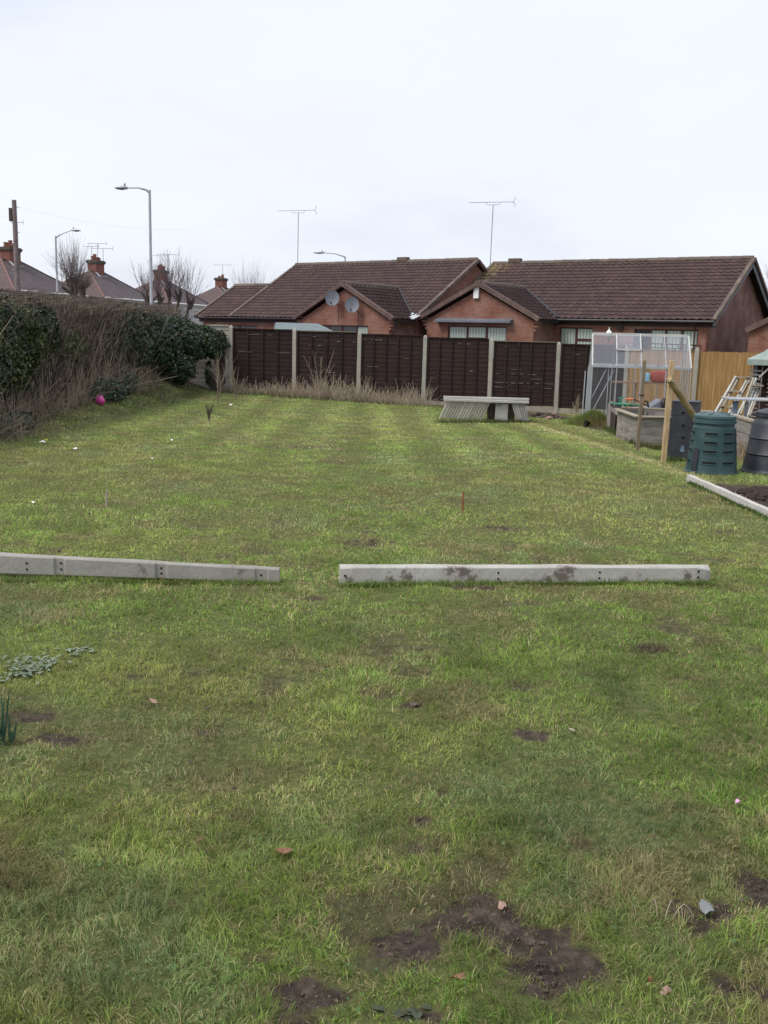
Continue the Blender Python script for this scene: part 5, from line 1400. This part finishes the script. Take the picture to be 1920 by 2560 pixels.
mb.build('step_iron', M['galv'], r_)
def wire(a, b_, sag, label):
    a, b_ = Vector(a), Vector(b_); r2 = empty('overhead_wire', a, 0, label=label, cat='wire')
    pts = [(b_-a)*(i_/16)-Vector((0, 0, sag*4*(i_/16)*(1-i_/16))) for i_ in range(17)]; MB().tube(pts, .0025, 4).build('cable', M['galv'], r2)
wire((t.x, t.y, t.z-.3), at(560, 560, 95), .8, 'thin overhead wire running right from the wooden pole')
wire((t.x, t.y, t.z-.8), at(-300, 500, 60), .4, 'thin overhead wire running left from the wooden pole')

# ------------------------------------------------------------------ bare trees
def pollard(px, py, Y, trunk_top, label, seed, ntr=1, spread=.0, tw=2.4, nt_=130, rt=.2, tilt=.5, kn=.5, mat=None, grp='pollarded street trees'):
    rr = np.random.default_rng(seed); b0 = at(px, 800, Y); root = empty('tree', (b0.x, b0.y, 0), 0, label=label, cat='tree', group=grp)
    zt_ = at(px, trunk_top, Y).z; knuckles = []
    mb = MB()
    for k_ in range(ntr):
        dx = (k_-(ntr-1)/2)*spread; dy = rr.uniform(-.4, .4)*spread; zz_ = zt_+rr.uniform(-.4, .3)
        split = min(1.8, zt_*.35)
        pts = [Vector((0, 0, 0)), Vector((dx*.12, dy*.1, split)), Vector((dx*.7+rr.normal()*.06, dy*.6, split+(zz_-split)*.5)), Vector((dx, dy, zz_))]
        mb.tube(pts, [rt*1.3, rt*1.05, rt*(.8 if ntr == 1 else .5), rt*(.85 if ntr == 1 else .5)], 9)
        for q in range(5):
            o_ = Vector((rr.normal()*kn*.3, rr.normal()*kn*.3, rr.uniform(-.2, .3)))
            mb.tube([pts[-1]-Vector((0, 0, .5)), pts[-1]+o_], [rt*.4, rt*.38], 7); knuckles.append(np.array(pts[-1]+o_))
        knuckles.append(np.array(pts[-1]))
    mb.build('trunk', M['bark'], root, smooth=True)
    n = nt_*ntr; kk = rr.integers(0, len(knuckles), n); Pk = np.array(knuckles)[kk]
    az = rr.uniform(0, 2*math.pi, n); el = np.clip(rr.normal(tilt, .33, n), 0, 1.45); L = tw*rr.uniform(.45, 1.0, n)*(1-.25*el)
    d0 = np.c_[np.sin(el)*np.cos(az), np.sin(el)*np.sin(az), np.cos(el)]
    ts = np.linspace(0, 1, 5); P = np.zeros((n, 5, 3))
    for i_, t_ in enumerate(ts):
        bend = np.array([0, 0, 1.])*t_*t_*.35
        P[:, i_] = Pk+(d0*t_+bend)*L[:, None]+rr.normal(0, .03, (n, 3))*t_
    Rr = np.outer(rr.uniform(.007, .013, n), np.array([1, .85, .7, .5, .3]))
    # side twigs
    m_ = n*3; src = rr.integers(0, n, m_); tt = rr.uniform(.3, .8, m_); i0 = (tt*4).astype(int); B = P[src, i0]*(1-(tt*4-i0))[:, None]+P[src, i0+1]*(tt*4-i0)[:, None]
    d1 = d0[src]+rr.normal(0, .35, (m_, 3))+np.array([0, 0, .35]); d1 /= np.linalg.norm(d1, axis=1, keepdims=True)
    Q = B[:, None, :]+d1[:, None, :]*(ts[None, :, None]*(L[src]*.4)[:, None, None]); Rq = np.outer(np.full(m_, .005), np.array([1, .9, .75, .6, .4]))
    np_tubes(np.concatenate([P, Q]), np.concatenate([Rr, Rq]), 'crown', mat or M['grey_twig'], root)
pollard(186, 0, 60, 712, 'pollarded tree with thick dark trunk just right of the smaller lamp', 1, 2, .3, 2.3, 85, .24, .60, .8)
pollard(208, 0, 62, 715, 'shorter reddish pollarded tree beside the thick-trunked one', 2, 1, 0, 1.5, 140, .24, .95, .5, M['twig_pale'] if False else M['twig'])
pollard(424, 0, 58, 733, 'wide multi-trunk pollarded tree right of the tallest street lamp', 3, 5, .58, 1.9, 45, .15, .45, .5)
pollard(622, 0, 110, 775, 'distant bare tree top behind the low bungalow roof', 4, 2, 1.5, 4.6, 70, .3, .5, .5)
pollard(1935, 0, 80, 740, 'faint bare tree behind the right bungalow gable', 6, 1, 0, 3.0, 60, .3, .6, .5)
pollard(-175, 0, 40, 660, 'bare tree whose twig tips enter at the left picture edge', 8, 2, 1.2, 3.4, 60, .25, .75, .5)

# ------------------------------------------------------------------ hedge, ivy and undergrowth
def twigs(n, X0, X1, Y0, Y1, zlo, zhi, Lr, rad_, tilt, seed, k=4, along=0.0, sd=.45, updir=1.0, xfun=None, zfun=None):
    rr = np.random.default_rng(seed)
    x = rr.uniform(X0, X1, n); y = rr.uniform(Y0, Y1, n)
    z = ground(x, y)+rr.uniform(0, 1, n)**.8*(zhi-zlo)+zlo
    az = rr.uniform(0, 2*math.pi, n); az = np.where(rr.uniform(size=n) < along, math.pi/2*np.where(rr.uniform(size=n) < .5, 1, -1)+rr.normal(.0, .45, n), az); el = np.clip(rr.normal(tilt, sd, n), -1.2, 2.2)
    d = np.c_[np.sin(el)*np.cos(az), np.sin(el)*np.sin(az), np.cos(el)*updir]; L = rr.uniform(*Lr, n)
    ts = np.linspace(0, 1, k); P = np.zeros((n, k, 3)); cur = rr.normal(0, .25, (n, 3))
    for i_, t_ in enumerate(ts): P[:, i_] = np.c_[x, y, z]+(d*t_+cur*t_*t_)*L[:, None]+rr.normal(0, .015, (n, 3))*t_
    if zfun is not None: P[:, :, 2] = np.minimum(P[:, :, 2], zfun(P[:, :, 0], P[:, :, 1])+rr.uniform(-.1, .06, (n, 1)))
    Rr = np.outer(rr.uniform(rad_*.6, rad_*1.2, n), np.linspace(1, .45, k)); return P, Rr
HT = lambda X, Y: 2.05+.17*(fbm(Y*.9, X*.0, 5)-.5)*2+0*X
hedge = empty('hedge', (-6.9, 20, 0), 0, label='long bare thorn hedge of tangled brown twigs down the left side', cat='hedge')
def shift(P, o): return P-np.array(o.location)
P1, R1 = twigs(15000, -7.7, -6.3, 9, 31, .45, 2.1, (.25, .6), .005, 1.0, 21, along=.7, zfun=HT)
P2, R2 = twigs(5000, -6.9, -6.1, 12, 31, 1.2, 2.15, (.2, .55),   .005, .7, 22, along=.7, zfun=lambda X, Y: HT(X, Y)+.10)
np_tubes(shift(np.concatenate([P1, P2]), hedge), np.concatenate([R1, R2]), 'twigs', M['twig'], hedge)
P1, R1 = twigs(900, -7.5, -6.2, 9, 31, -.1, .1, (1.4, 2.3), .016, .0, 23, 5, sd=.2, zfun=HT)
np_tubes(shift(P1, hedge), R1, 'stems', M['bark'], hedge)
P1, R1 = twigs(5500, -7.0, -6.1, 9, 31, .7, 2.05, (.2, .55), .004, 1.1, 27, along=.85, zfun=HT)
P3, R3 = twigs(300, -6.5, -6.1, 10, 28, -.05, .1, (.6, 1.5), .011, .0, 28, 6, along=.8, sd=.2, zfun=HT)
np_tubes(shift(P3, hedge), R3, 'pale_stems', M['twig_pale'], hedge)
np_tubes(shift(P1, hedge), R1, 'fine_twigs', M['twig_pale'], hedge)
P1, R1 = twigs(200, -6.45, -6.1, 11, 29, 0, 1.5, (.4, .9), .007, .0, 24, 5, along=.9, sd=.8, zfun=HT)
np_tubes(shift(P1, hedge), R1, 'outer_branches', M['twig_pale'], hedge)
def ivy(label, blobs, n, seed, size, lo, hi, bare=0.0, name='ivy_bush', grp=None):
    rr = np.random.default_rng(seed); Pl, Nl = [], []
    c0_ = np.array(blobs[0][:3]); root = empty(name, (c0_[0], c0_[1], gz(c0_[0], c0_[1])), 0, label=label, cat='bush', group=grp); ro = np.array(root.location)
    tot = sum(b_[3]*b_[5] for b_ in blobs)
    for (x, y, z, rx, ry, rz2) in blobs:
        m_ = int(n*rx*rz2/tot); d = rr.normal(size=(m_, 3)); d /= np.linalg.norm(d, axis=1, keepdims=True)
        lump = 1+.28*(fbm(d[:, 0]*3+x, d[:, 2]*3+d[:, 1]*2+y, seed)-.5)*2
        q = (rr.uniform(.72, 1.0, m_))*lump
        Pl.append(d*np.array([rx, ry, rz2])*q[:, None]+np.array([x, y, z])); nn_ = d+rr.normal(0, .55, (m_, 3))+np.array([0, 0, .35]); Nl.append(nn_/np.linalg.norm(nn_, axis=1, keepdims=True))
    P = np.concatenate(Pl); Nn = np.concatenate(Nl); g = ground(P[:, 0], P[:, 1]); k = P[:, 2] > g+.05
    P, Nn = P[k], Nn[k]; n_ = len(P)
    f = fbm(P[:, 0]*2.5+P[:, 2]*1.3, P[:, 1]*2.5+P[:, 2]*2, seed+3)[:, None]; t_ = np.clip((f-.35)/.3, 0, 1)
    C = np.array(lo)*(1-t_)+np.array(hi)*t_; C = C*rr.uniform(.6, 1.4, (n_, 1))
    C = np.where(rr.uniform(size=(n_, 1)) < .05, np.array([.22, .17, .07]), C)
    np_leaves(P-ro, Nn, rr.uniform(size*.7, size*1.3, n_), C, 'leaves', M['leaf'], root)
    # branches inside
    m_ = 60; a = rr.integers(0, n_, m_); st = np.c_[P[a, 0]*.3+c0_[0]*.7, P[a, 1]*.3+c0_[1]*.7, np.full(m_, gz(c0_[0], c0_[1])-.05)]
    ts = np.linspace(0, 1, 5)[None, :, None]; B = st[:, None]*(1-ts)+P[a][:, None]*.96*ts+c0_*0+P[a][:, None]*.04*ts+rr.normal(0, .03, (m_, 5, 3))
    np_tubes(B-ro, np.outer(np.full(m_, .02), np.linspace(1, .3, 5)), 'branches', M['bark'], root)
    return root
DKG, MDG = (.012, .030, .012), (.030, .062, .022)
ivy('large dark evergreen bush draped over the left end of the fence', [(-6.35, 27.2, 1.22, .75, 1.1, .88), (-6.0, 28.8, 1.22, .80, .8, .68), (-5.45, 29.6, 1.25, .55, .4, .48), (-6.45, 25.6, 1.25, .55, 1.0, .88), (-6.45, 24.2, 1.45, .42, .9, .62), (-6.05, 28.0, .55, .75, .7, .5), (-5.15, 29.9, 1.0, .28, .25, .25)], 36000, 31, .07, DKG, MDG)
ivy('ivy-covered near end of the hedge at the left picture edge', [(-6.4, 16.6, 1.42, .42, 1.2, .66), (-6.35, 18.2, 1.50, .36, 1.0, .56), (-6.5, 14.5, 1.3, .5, 1.3, .75), (-6.3, 16.6, .9, .3, 1.3, .45), (-6.4, 20.4, 1.2, .28, .6, .3)], 26000, 32, .06, (.018, .038, .010), (.065, .095, .022))
ivy('low dark green bramble patch at the foot of the hedge', [(-6.0, 21.6, .25, .45, .9, .28), (-6.1, 23.4, .35, .35, .6, .25)], 2200, 33, .06, (.02, .045, .02), (.05, .08, .04), name='bramble_patch')
ivy('dark ivy low on the bank at the left picture edge', [(-5.9, 15.2, .12, .5, 1.2, .2)], 1800, 34, .05, (.015, .04, .02), (.04, .08, .03), name='ivy_patch')
# ivy strands on the concrete fence
ivy('thin ivy strands hanging on the concrete fence panel', [(-5.0, 30.2, 1.3, .22, .06, .3), (-5.35, 30.25, .35, .1, .05, .4), (-4.85, 30.15, 1.15, .2, .06, .08)], 900, 35, .06, DKG, MDG, name='ivy_strands')

def stuff_stems(name, label, cat, P, Rr, mat): return np_tubes(P, Rr, name, mat, None, label=label, cat=cat, kind='stuff')
# dry weeds in front of the fence
rr = np.random.default_rng(40); n = 1900
u = rr.beta(1.5, 1.5, n)*6.0-4.6; off_ = rr.uniform(.15, 1.25, n); fy = 30.32-(u+4.6865)*.1069-off_
hgt = (.15+.85*rr.beta(1.2, 3.0, n)*(.3+1.3*np.clip(fbm(u*1.3, u*0, 6)-.15, 0, 1)))*(1-.3*np.clip(off_-.6, 0, 1))*np.where(u < -3.4, .55, 1)
az = rr.uniform(0, 6.283, n); ln_ = np.abs(rr.normal(.35, .3, n)); ts = np.linspace(0, 1, 4); P = np.zeros((n, 4, 3))
for i_, t_ in enumerate(ts): P[:, i_] = np.c_[u+np.cos(az)*ln_*hgt*t_*(1+t_)*.6, fy+np.sin(az)*ln_*hgt*t_*.6, ground(u, fy)+hgt*t_*np.cos(ln_)+rr.normal(0, .008, n)]
stuff_stems('dry_weeds', 'tangle of pale dead weed stems along the fence foot', 'weeds', P, np.outer(rr.uniform(.004, .008, n), [1, .8, .7, .6]), M['dead_stem'])
def tuftstuff(name, label, cat, X, Y, H, W, C, seed, lean_=.6):
    r5 = np.random.default_rng(seed); n_ = len(X)
    V, F, Cc = np_blades(np.c_[X, Y, ground(X, Y)-.01], H, W, r5.uniform(0, 6.283, n_), np.clip(np.abs(r5.normal(lean_, .35, n_)), 0, 1.5), C)
    me = npmesh(name, V, F, Cc); me.materials.append(M['grass']); return link(name, me, None, label=label, cat=cat, kind='stuff')
n = 5000; X = rr.beta(1.3, 1.5, n)*6.0-4.9; off_ = rr.uniform(.1, 1.5, n); Y = 30.32-(X+4.6865)*.1069-off_
C = np.array([.42, .33, .25])*rr.uniform(.5, 1.2, (n, 1)); gsel = rr.uniform(size=n) < np.clip((off_-.55)*.95, 0, .75)
C[gsel] = np.array([.09, .13, .035])*rr.uniform(.6, 1.3, (gsel.sum(), 1))
tuftstuff('dry_grass', 'flattened dead grass and weeds in front of the dark fence', 'grass', X, Y, rr.uniform(.06, .36, n)*(1.2-.5*off_)*(.35+1.3*fbm(X*1.6, Y*2, 88)), rr.uniform(.008, .016, n), C, 41)
# bank undergrowth along the hedge foot
n = 22000; Y = rr.uniform(9, 30, n); X = -6.7+1.7*rr.beta(1.3, 1.5, n)+.35*(fbm(Y*.8, Y*0, 3)-.5)*2
C = np.array([.40, .31, .23])*rr.uniform(.3, 1.15, (n, 1)); gs = rr.uniform(size=n) < .34+.5*np.clip(X+6, -.3, .5); C[gs] = np.array([.09, .14, .035])*rr.uniform(.6, 1.3, (gs.sum(), 1))
cl_ = fbm(X*2, Y*1.2, 13)
tuftstuff('bank_undergrowth', 'dead grass and leaf litter on the bank under the hedge', 'undergrowth', X, Y, rr.uniform(.05, .40, n)*(.15+1.9*np.clip(cl_-.3, 0, 1))*(1-.5*sst(-6, -5.5, X)), rr.uniform(.006, .013, n), C, 42, .7)
n = 1700; Y = rr.uniform(11, 29, n); X = -5.9-rr.uniform(0, .7, n); hgt = rr.uniform(.25, 1.0, n)*np.clip(2.6*(fbm(X, Y*1.1, 19)-.28), .12, 1.2)*(1-.45*sst(23, 27, Y)); az = rr.uniform(0, 6.283, n); ln_ = np.abs(rr.normal(.55, .4, n)); P = np.zeros((n, 4, 3))
for i_, t_ in enumerate(ts): P[:, i_] = np.c_[X+np.cos(az)*ln_*hgt*t_*(1+t_)*.6, Y+np.sin(az)*ln_*hgt*t_*.6, ground(X, Y)+hgt*t_*np.cos(ln_*.8)]
stuff_stems('bramble_stems', 'arching dead bramble stems in front of the hedge', 'weeds', P, np.outer(rr.uniform(.003, .008, n), [1, .8, .7, .6]), M['dead_stem'])
# pale clumps at the very left
n = 420; X = -5.35+rr.normal(0, .25, n)-.3; Y = 14.3+rr.normal(0, .8, n); hgt = rr.uniform(.15, .6, n); az = rr.uniform(0, 6.283, n); ln_ = np.abs(rr.normal(.6, .4, n)); P = np.zeros((n, 4, 3))
for i_, t_ in enumerate(ts): P[:, i_] = np.c_[X+np.cos(az)*ln_*hgt*t_*(1+t_)*.6, Y+np.sin(az)*ln_*hgt*t_*.6, ground(X, Y)+hgt*t_*np.cos(ln_*.8)]
stuff_stems('dead_brushwood', 'pale dead brushwood clump at the left picture edge', 'brushwood', P, np.outer(rr.uniform(.0025, .006, n), [1, .8, .7, .6]), M['twig_pale'])
# saplings
def sapling(px, py, pt_, label, seed, n=22, mat='twig', spr=.3):
    r6 = np.random.default_rng(seed); b_ = G(px, py); h_ = at(px, pt_, b_.y).z-b_.z; root = empty('sapling', b_, 0, label=label, cat='sapling')
    az = r6.uniform(0, 6.283, n); ts = np.linspace(0, 1, 5); hh = h_*r6.uniform(.45, 1, n); sp_ = r6.uniform(.1, 1, n)*spr
    P = np.zeros((n, 5, 3))
    for i_, t_ in enumerate(ts): P[:, i_] = np.c_[np.cos(az)*sp_*t_**1.3*h_*.6, np.sin(az)*sp_*t_**1.3*h_*.6, hh*t_]+r6.normal(0, .012, (n, 3))*t_
    m_ = n*5; s_ = r6.integers(0, n, m_); i0 = r6.integers(1, 4, m_); B = P[s_, i0]; d1 = np.c_[r6.normal(0, .5, m_), r6.normal(0, .5, m_), np.ones(m_)]; Q = B[:, None]+d1[:, None]*(ts[None, :, None]*(h_*.2))
    np_tubes(np.concatenate([P, Q]), np.concatenate([np.outer(np.full(n, .009), np.linspace(1, .4, 5)), np.outer(np.full(m_, .004), np.linspace(1, .6, 5))]), 'branches', M[mat], root)
sapling(545, 1010, 875, 'thin bare sapling in front of the concrete fence corner', 51, 9, 'twig_pale', .35)
sapling(590, 1000, 880, 'bare leaning sapling in front of the first dark panel', 52, 8, 'twig_pale', .5)
sapling(522, 1052, 1000, 'cut-down stump of stubby brown shoots at the lawn edge', 53, 12, 'twig', .5)
sapling(800, 1000, 870, 'tall dead docken stem in front of the third fence panel', 54, 6, 'dead_stem', .6)
sapling(1440, 1040, 985, 'small dead seed-head plant by the fence left of the mound', 55, 10, 'dead_stem', .5)
# mound grass
n = 6000; pm_ = Vector((4.93, 23.9, 0)); X = pm_.x+rr.normal(0, .24, n); Y = pm_.y+rr.normal(0, .26, n)
C = np.array([.10, .17, .03])*rr.uniform(.6, 1.4, (n, 1)); brn = rr.uniform(size=n) < np.clip(.12+(pm_.y-Y)*1.6, .05, .8); C[brn] = np.array([.22, .17, .08])*rr.uniform(.5, 1.2, (brn.sum(), 1))
tuftstuff('mound_grass', 'long bright grass growing over a small earth mound', 'grass', X, Y, rr.uniform(.09, .24, n), rr.uniform(.006, .011, n), C*1.25, 43, .5)
q_ = G(1625, 1620); n = 700; r9 = np.random.default_rng(90); X = q_.x+r9.normal(0, .06, n); Y = q_.y+r9.normal(0, .045, n)
tuftstuff('pulled_roots', 'dried brown clump of pulled roots lying on the right of the lawn', 'weeds', X, Y, r9.uniform(.02, .055, n), r9.uniform(.002, .004, n), np.array([.17, .14, .085])*r9.uniform(.3, 1.4, (n, 1)), 91, 1.3)
def fringe(px0, py0, px1, py1, n, hmin, hmax, label, name, seed, col_=(.09, .13, .035), sd=.06):
    a, c_ = G(px0, py0), G(px1, py1); r7 = np.random.default_rng(seed); t_ = r7.uniform(0, 1, n); X = a.x+(c_.x-a.x)*t_+r7.normal(0, sd, n); Y = a.y+(c_.y-a.y)*t_+r7.normal(0, sd, n)
    C = np.array(col_)*r7.uniform(.5, 1.4, (n, 1)); tuftstuff(name, label, 'grass', X, Y, r7.uniform(hmin, hmax, n), r7.uniform(.005, .010, n)*(1 if Y.mean() > 9 else .45), C, seed, .5)
fringe(1100, 1058, 1330, 1056, 1900, .04, .15, 'uncut green weeds round the foot of the board stack', 'uncut_grass', 61, (.09, .11, .04), .09)
fringe(1516, 1072, 1592, 1114, 900, .05, .16, 'uncut grass along the left side of the raised bed', 'uncut_grass', 62)
fringe(1600, 1118, 1760, 1140, 1500, .05, .16, 'uncut grass along the front of the raised bed', 'uncut_grass', 63, (.12, .13, .05))
fringe(1655, 1152, 1735, 1156, 500, .04, .12, 'uncut grass round the foot of the black bin', 'uncut_grass', 64)
fringe(1600, 1090, 1700, 1125, 260, .15, .35, 'dry reddish stalks in front of the raised bed', 'dry_stalks', 65, (.34, .22, .16))
fringe(1855, 1140, 1875, 1160, 300, .15, .4, 'dry pale stalks between the two round bins', 'dry_stalks', 66, (.40, .30, .20))
fringe(850, 1465, 1779, 1460, 4200, .02, .065, 'grass tufts along the front of the right concrete post', 'edge_grass', 67, (.19, .26, .07), .014)
fringe(0, 1453, 697, 1463, 3000, .02, .065, 'grass tufts along the front of the left concrete post', 'edge_grass', 68, (.19, .26, .07), .014)
fringe(1722, 1208, 1925, 1302, 900, .03, .07, 'grass tufts along the whitewashed board', 'edge_grass', 69, (.09, .15, .035), .02)

# ------------------------------------------------------------------ small things on the lawn
def rosette(px, py, label, n, L, C, wd, name, cat, seed, up=.5, spread=.1, sy=.8, hs=1.0, curl=.75):
    r8 = np.random.default_rng(seed); c_ = G(px, py); root = empty(name, c_, 0, label=label, cat=cat); mb = MB(); Vl, Fl, Cl = [], [], []; o_ = 0
    for i_ in range(n):
        a = r8.uniform(0, 6.283); o = np.array([r8.normal(0, spread), r8.normal(0, spread*sy), 0.005]); l = L*r8.uniform(.6, 1.2); w_ = wd*r8.uniform(.7, 1.2); e = up*r8.uniform(.4, 1.4)
        d = np.array([math.cos(a), math.sin(a), 0]); s_ = np.array([-d[1], d[0], 0])
        sec = []
        for t_, ww in ((0, .25), (.3, .9), (.6, 1), (.85, .6), (1, .05)):
            c2 = o+d*l*t_*hs+np.array([0, 0, 1])*l*(e*t_-e*curl*t_*t_); sec += [c2-s_*w_*ww/2+np.array([0, 0, w_*.18*ww]), c2, c2+s_*w_*ww/2+np.array([0, 0, w_*.18*ww])]
        Vl.append(np.array(sec)); f = []
        for q in range(4):
            b_ = o_+q*3; f += [[b_, b_+1, b_+4, b_+3], [b_+1, b_+2, b_+5, b_+4]]
        Fl.append(np.array(f)); Cl.append(np.repeat(np.array(C)[None]*r8.uniform(.65, 1.25), 15, 0)); o_ += 15
    me = npmesh('leaves', np.concatenate(Vl), np.concatenate(Fl), np.concatenate(Cl), True); me.materials.append(M['leaf']); link('leaves', me, root)
rosette(75, 1672, 'clump of silvery grey-green woolly leaves on the left of the lawn', 110, .048, (.17, .22, .15), .017, 'woolly_plant', 'plant', 71, .55, .06, 1.6)
rosette(190, 1628, 'smaller fainter silvery leaf clump right of the woolly one', 26, .04, (.20, .26, .18), .014, 'woolly_plant', 'plant', 72, .3, .04, 1.2)
rosette(12, 1868, 'upright blue-green bulb leaves at the left picture edge', 20, .15, (.05, .11, .07), .011, 'bulb_leaves', 'plant', 73, 1.15, .02, .8, .22, .08)
rosette(1010, 2535, 'low dark broad-leaved weed at the bottom edge', 12, .035, (.045, .055, .03), .022, 'weed', 'weed', 74, .3, .02)
rosette(1310, 1470, 'tiny clover patch in front of the right concrete post', 10, .03, (.06, .12, .03), .02, 'weed', 'weed', 75, .3, .03)
def leafbit(px, py, s_, mat, label, cat='leaf', name='dead_leaf', z=.016):
    p = G(px, py); mb = MB(); vs = []; n_ = 10
    for k_ in range(n_):
        a = 2*math.pi*k_/n_; rr_ = s_*random.uniform(.6, 1.1); vs.append(Vector((rr_*math.cos(a)*1.2, rr_*.8*math.sin(a), .2*s_*math.sin(2*a)+random.uniform(-.1, .1)*s_)))
    n0 = len(vs); vs.append(Vector((0, 0, s_*.35))); mb.add(vs, [(k_, (k_+1) % n_, n0) for k_ in range(n_)])
    mb.add([v-Vector((0, 0, .002)) for v in vs], [((k_+1) % n_, k_, n0) for k_ in range(n_)])
    o = mb.build(name, mat, None, label=label, cat=cat); o.location = p+Vector((0, 0, z)); o.rotation_euler = (random.uniform(-.25, .25), random.uniform(-.25, .25), random.uniform(0, 6))
    return o
leafbit(708, 2138, .026, M['brown_leaf'], 'curled dark brown dead leaf in the lower middle of the lawn')
leafbit(382, 1760, .022, M['terracotta'], 'pinkish pottery shard on the left of the lawn', 'shard', 'shard')
leafbit(1427, 1832, .015, M['pale_wood'], 'pale chip beside a bare hole on the right of the lawn', 'chip', 'stone_chip')
leafbit(1843, 2012, .012, M['palepink'], 'small bright pink scrap of litter in the grass at right', 'litter', 'litter')
leafbit(1765, 2278, .028, M['slate'], 'flat grey slate fragment by the bare soil at lower right', 'slate', 'slate_piece')
leafbit(1255, 2275, .016, M['terracotta'], 'pale pink stone chip at the top of the big soil patch', 'chip', 'stone_chip')
leafbit(1665, 2490, .016, M['terracotta'], 'orange-brown dead leaf near the bottom right', 'leaf', 'dead_leaf')
leafbit(1625, 2460, .009, M['redbag'], 'tiny red berry-like fragment near the bottom right', 'fragment', 'fragment')
leafbit(500, 2110, .010, M['brown_leaf'], 'tiny brown leaf left of the curled brown one')
leafbit(1145, 2455, .02, M['brown_leaf'], 'brown crumpled leaf in the lower soil patch')
for px, py, s_, lab in ((106, 1111, .045, 'largest white litter scrap below the hedge at left'), (188, 1128, .03, 'flat white scrap on the grass right of the largest one'), (84, 1266, .02, 'white scrap left of the pale stake'), (380, 1153, .018, 'small white scrap in the middle left of the lawn'),
                        (430, 1106, .022, 'white scrap near the bare patch left of centre'), (435, 948, .05, 'white paper on the dark bank under the evergreen bush'), (577, 1016, .06, 'white scrap in the dead grass by the saplings')):
    leafbit(px, py, s_, M['paper'], lab, 'litter', 'litter', .04)
leafbit(114, 1109, .03, M['yellow'], 'yellow scrap touching the largest white litter', 'litter', 'litter', .05)
# roots
p = G(1680, 2300); r_ = empty('root', p, 0, label='pale looping dead root sticking out of the grass at lower right', cat='root')
mb = MB()
for s_ in range(3): 
    a = s_*.9; mb.tube([Vector((math.cos(a)*.03*t_-.02*s_, math.sin(a)*.02*t_, .05*math.sin(t_*1.5))) for t_ in (0, .5, 1, 1.5, 2)], .0016, 5)
mb.build('root_strand', M['dead_stem'], r_, smooth=True)
# pink bag
p = G(250, 1012)
o = clod(p+Vector((0, 0, .085)), .098, M['pink'], 'crumpled bright pink plastic ball lying at the foot of the hedge', 'ball', 'pink_ball', 1.0)
o.data.polygons.foreach_set('use_smooth', [True]*len(o.data.polygons))
# earth spots
for k_, (px, py, s_) in enumerate(((1805, 1330, .04), (1035, 1758, .03), (890, 1350, .03), (950, 1375, .035))):
    clod(G(px, py)+Vector((0, 0, -.004)), s_*.8, M['rock'], ['dark earth clod at the right of the lawn', 'earth clod in the lower middle lawn', 'earth clod above the right post', 'larger earth clod above the right post'][k_], 'clod', 'clod', .4)

# clover and plantain leaves mixed in the near turf
r3 = np.random.default_rng(77); n = 9000
X = r3.uniform(-3.4, 3.4, n); Y = r3.uniform(1.9, 7.5, n); f = fbm(X*2.3, Y*2.3, 123); k = (f > .60) & (np.abs(X) < Y*.46+.3) & (soilness(X, Y) < .4); X, Y = X[k], Y[k]; n = len(X)
Nn = r3.normal(0, .35, (n, 3))+np.array([0, 0, 1]); Nn /= np.linalg.norm(Nn, axis=1, keepdims=True)
o = np_leaves(np.c_[X, Y, hfield(X, Y)+r3.uniform(.012, .032, n)], Nn, r3.uniform(.006, .013, n), np.array([.060, .120, .030])*r3.uniform(.6, 1.4, (n, 1)), 'clover', M['leaf'], None, 1.5, label='patches of clover and small round weed leaves in the turf', cat='clover', kind='stuff')
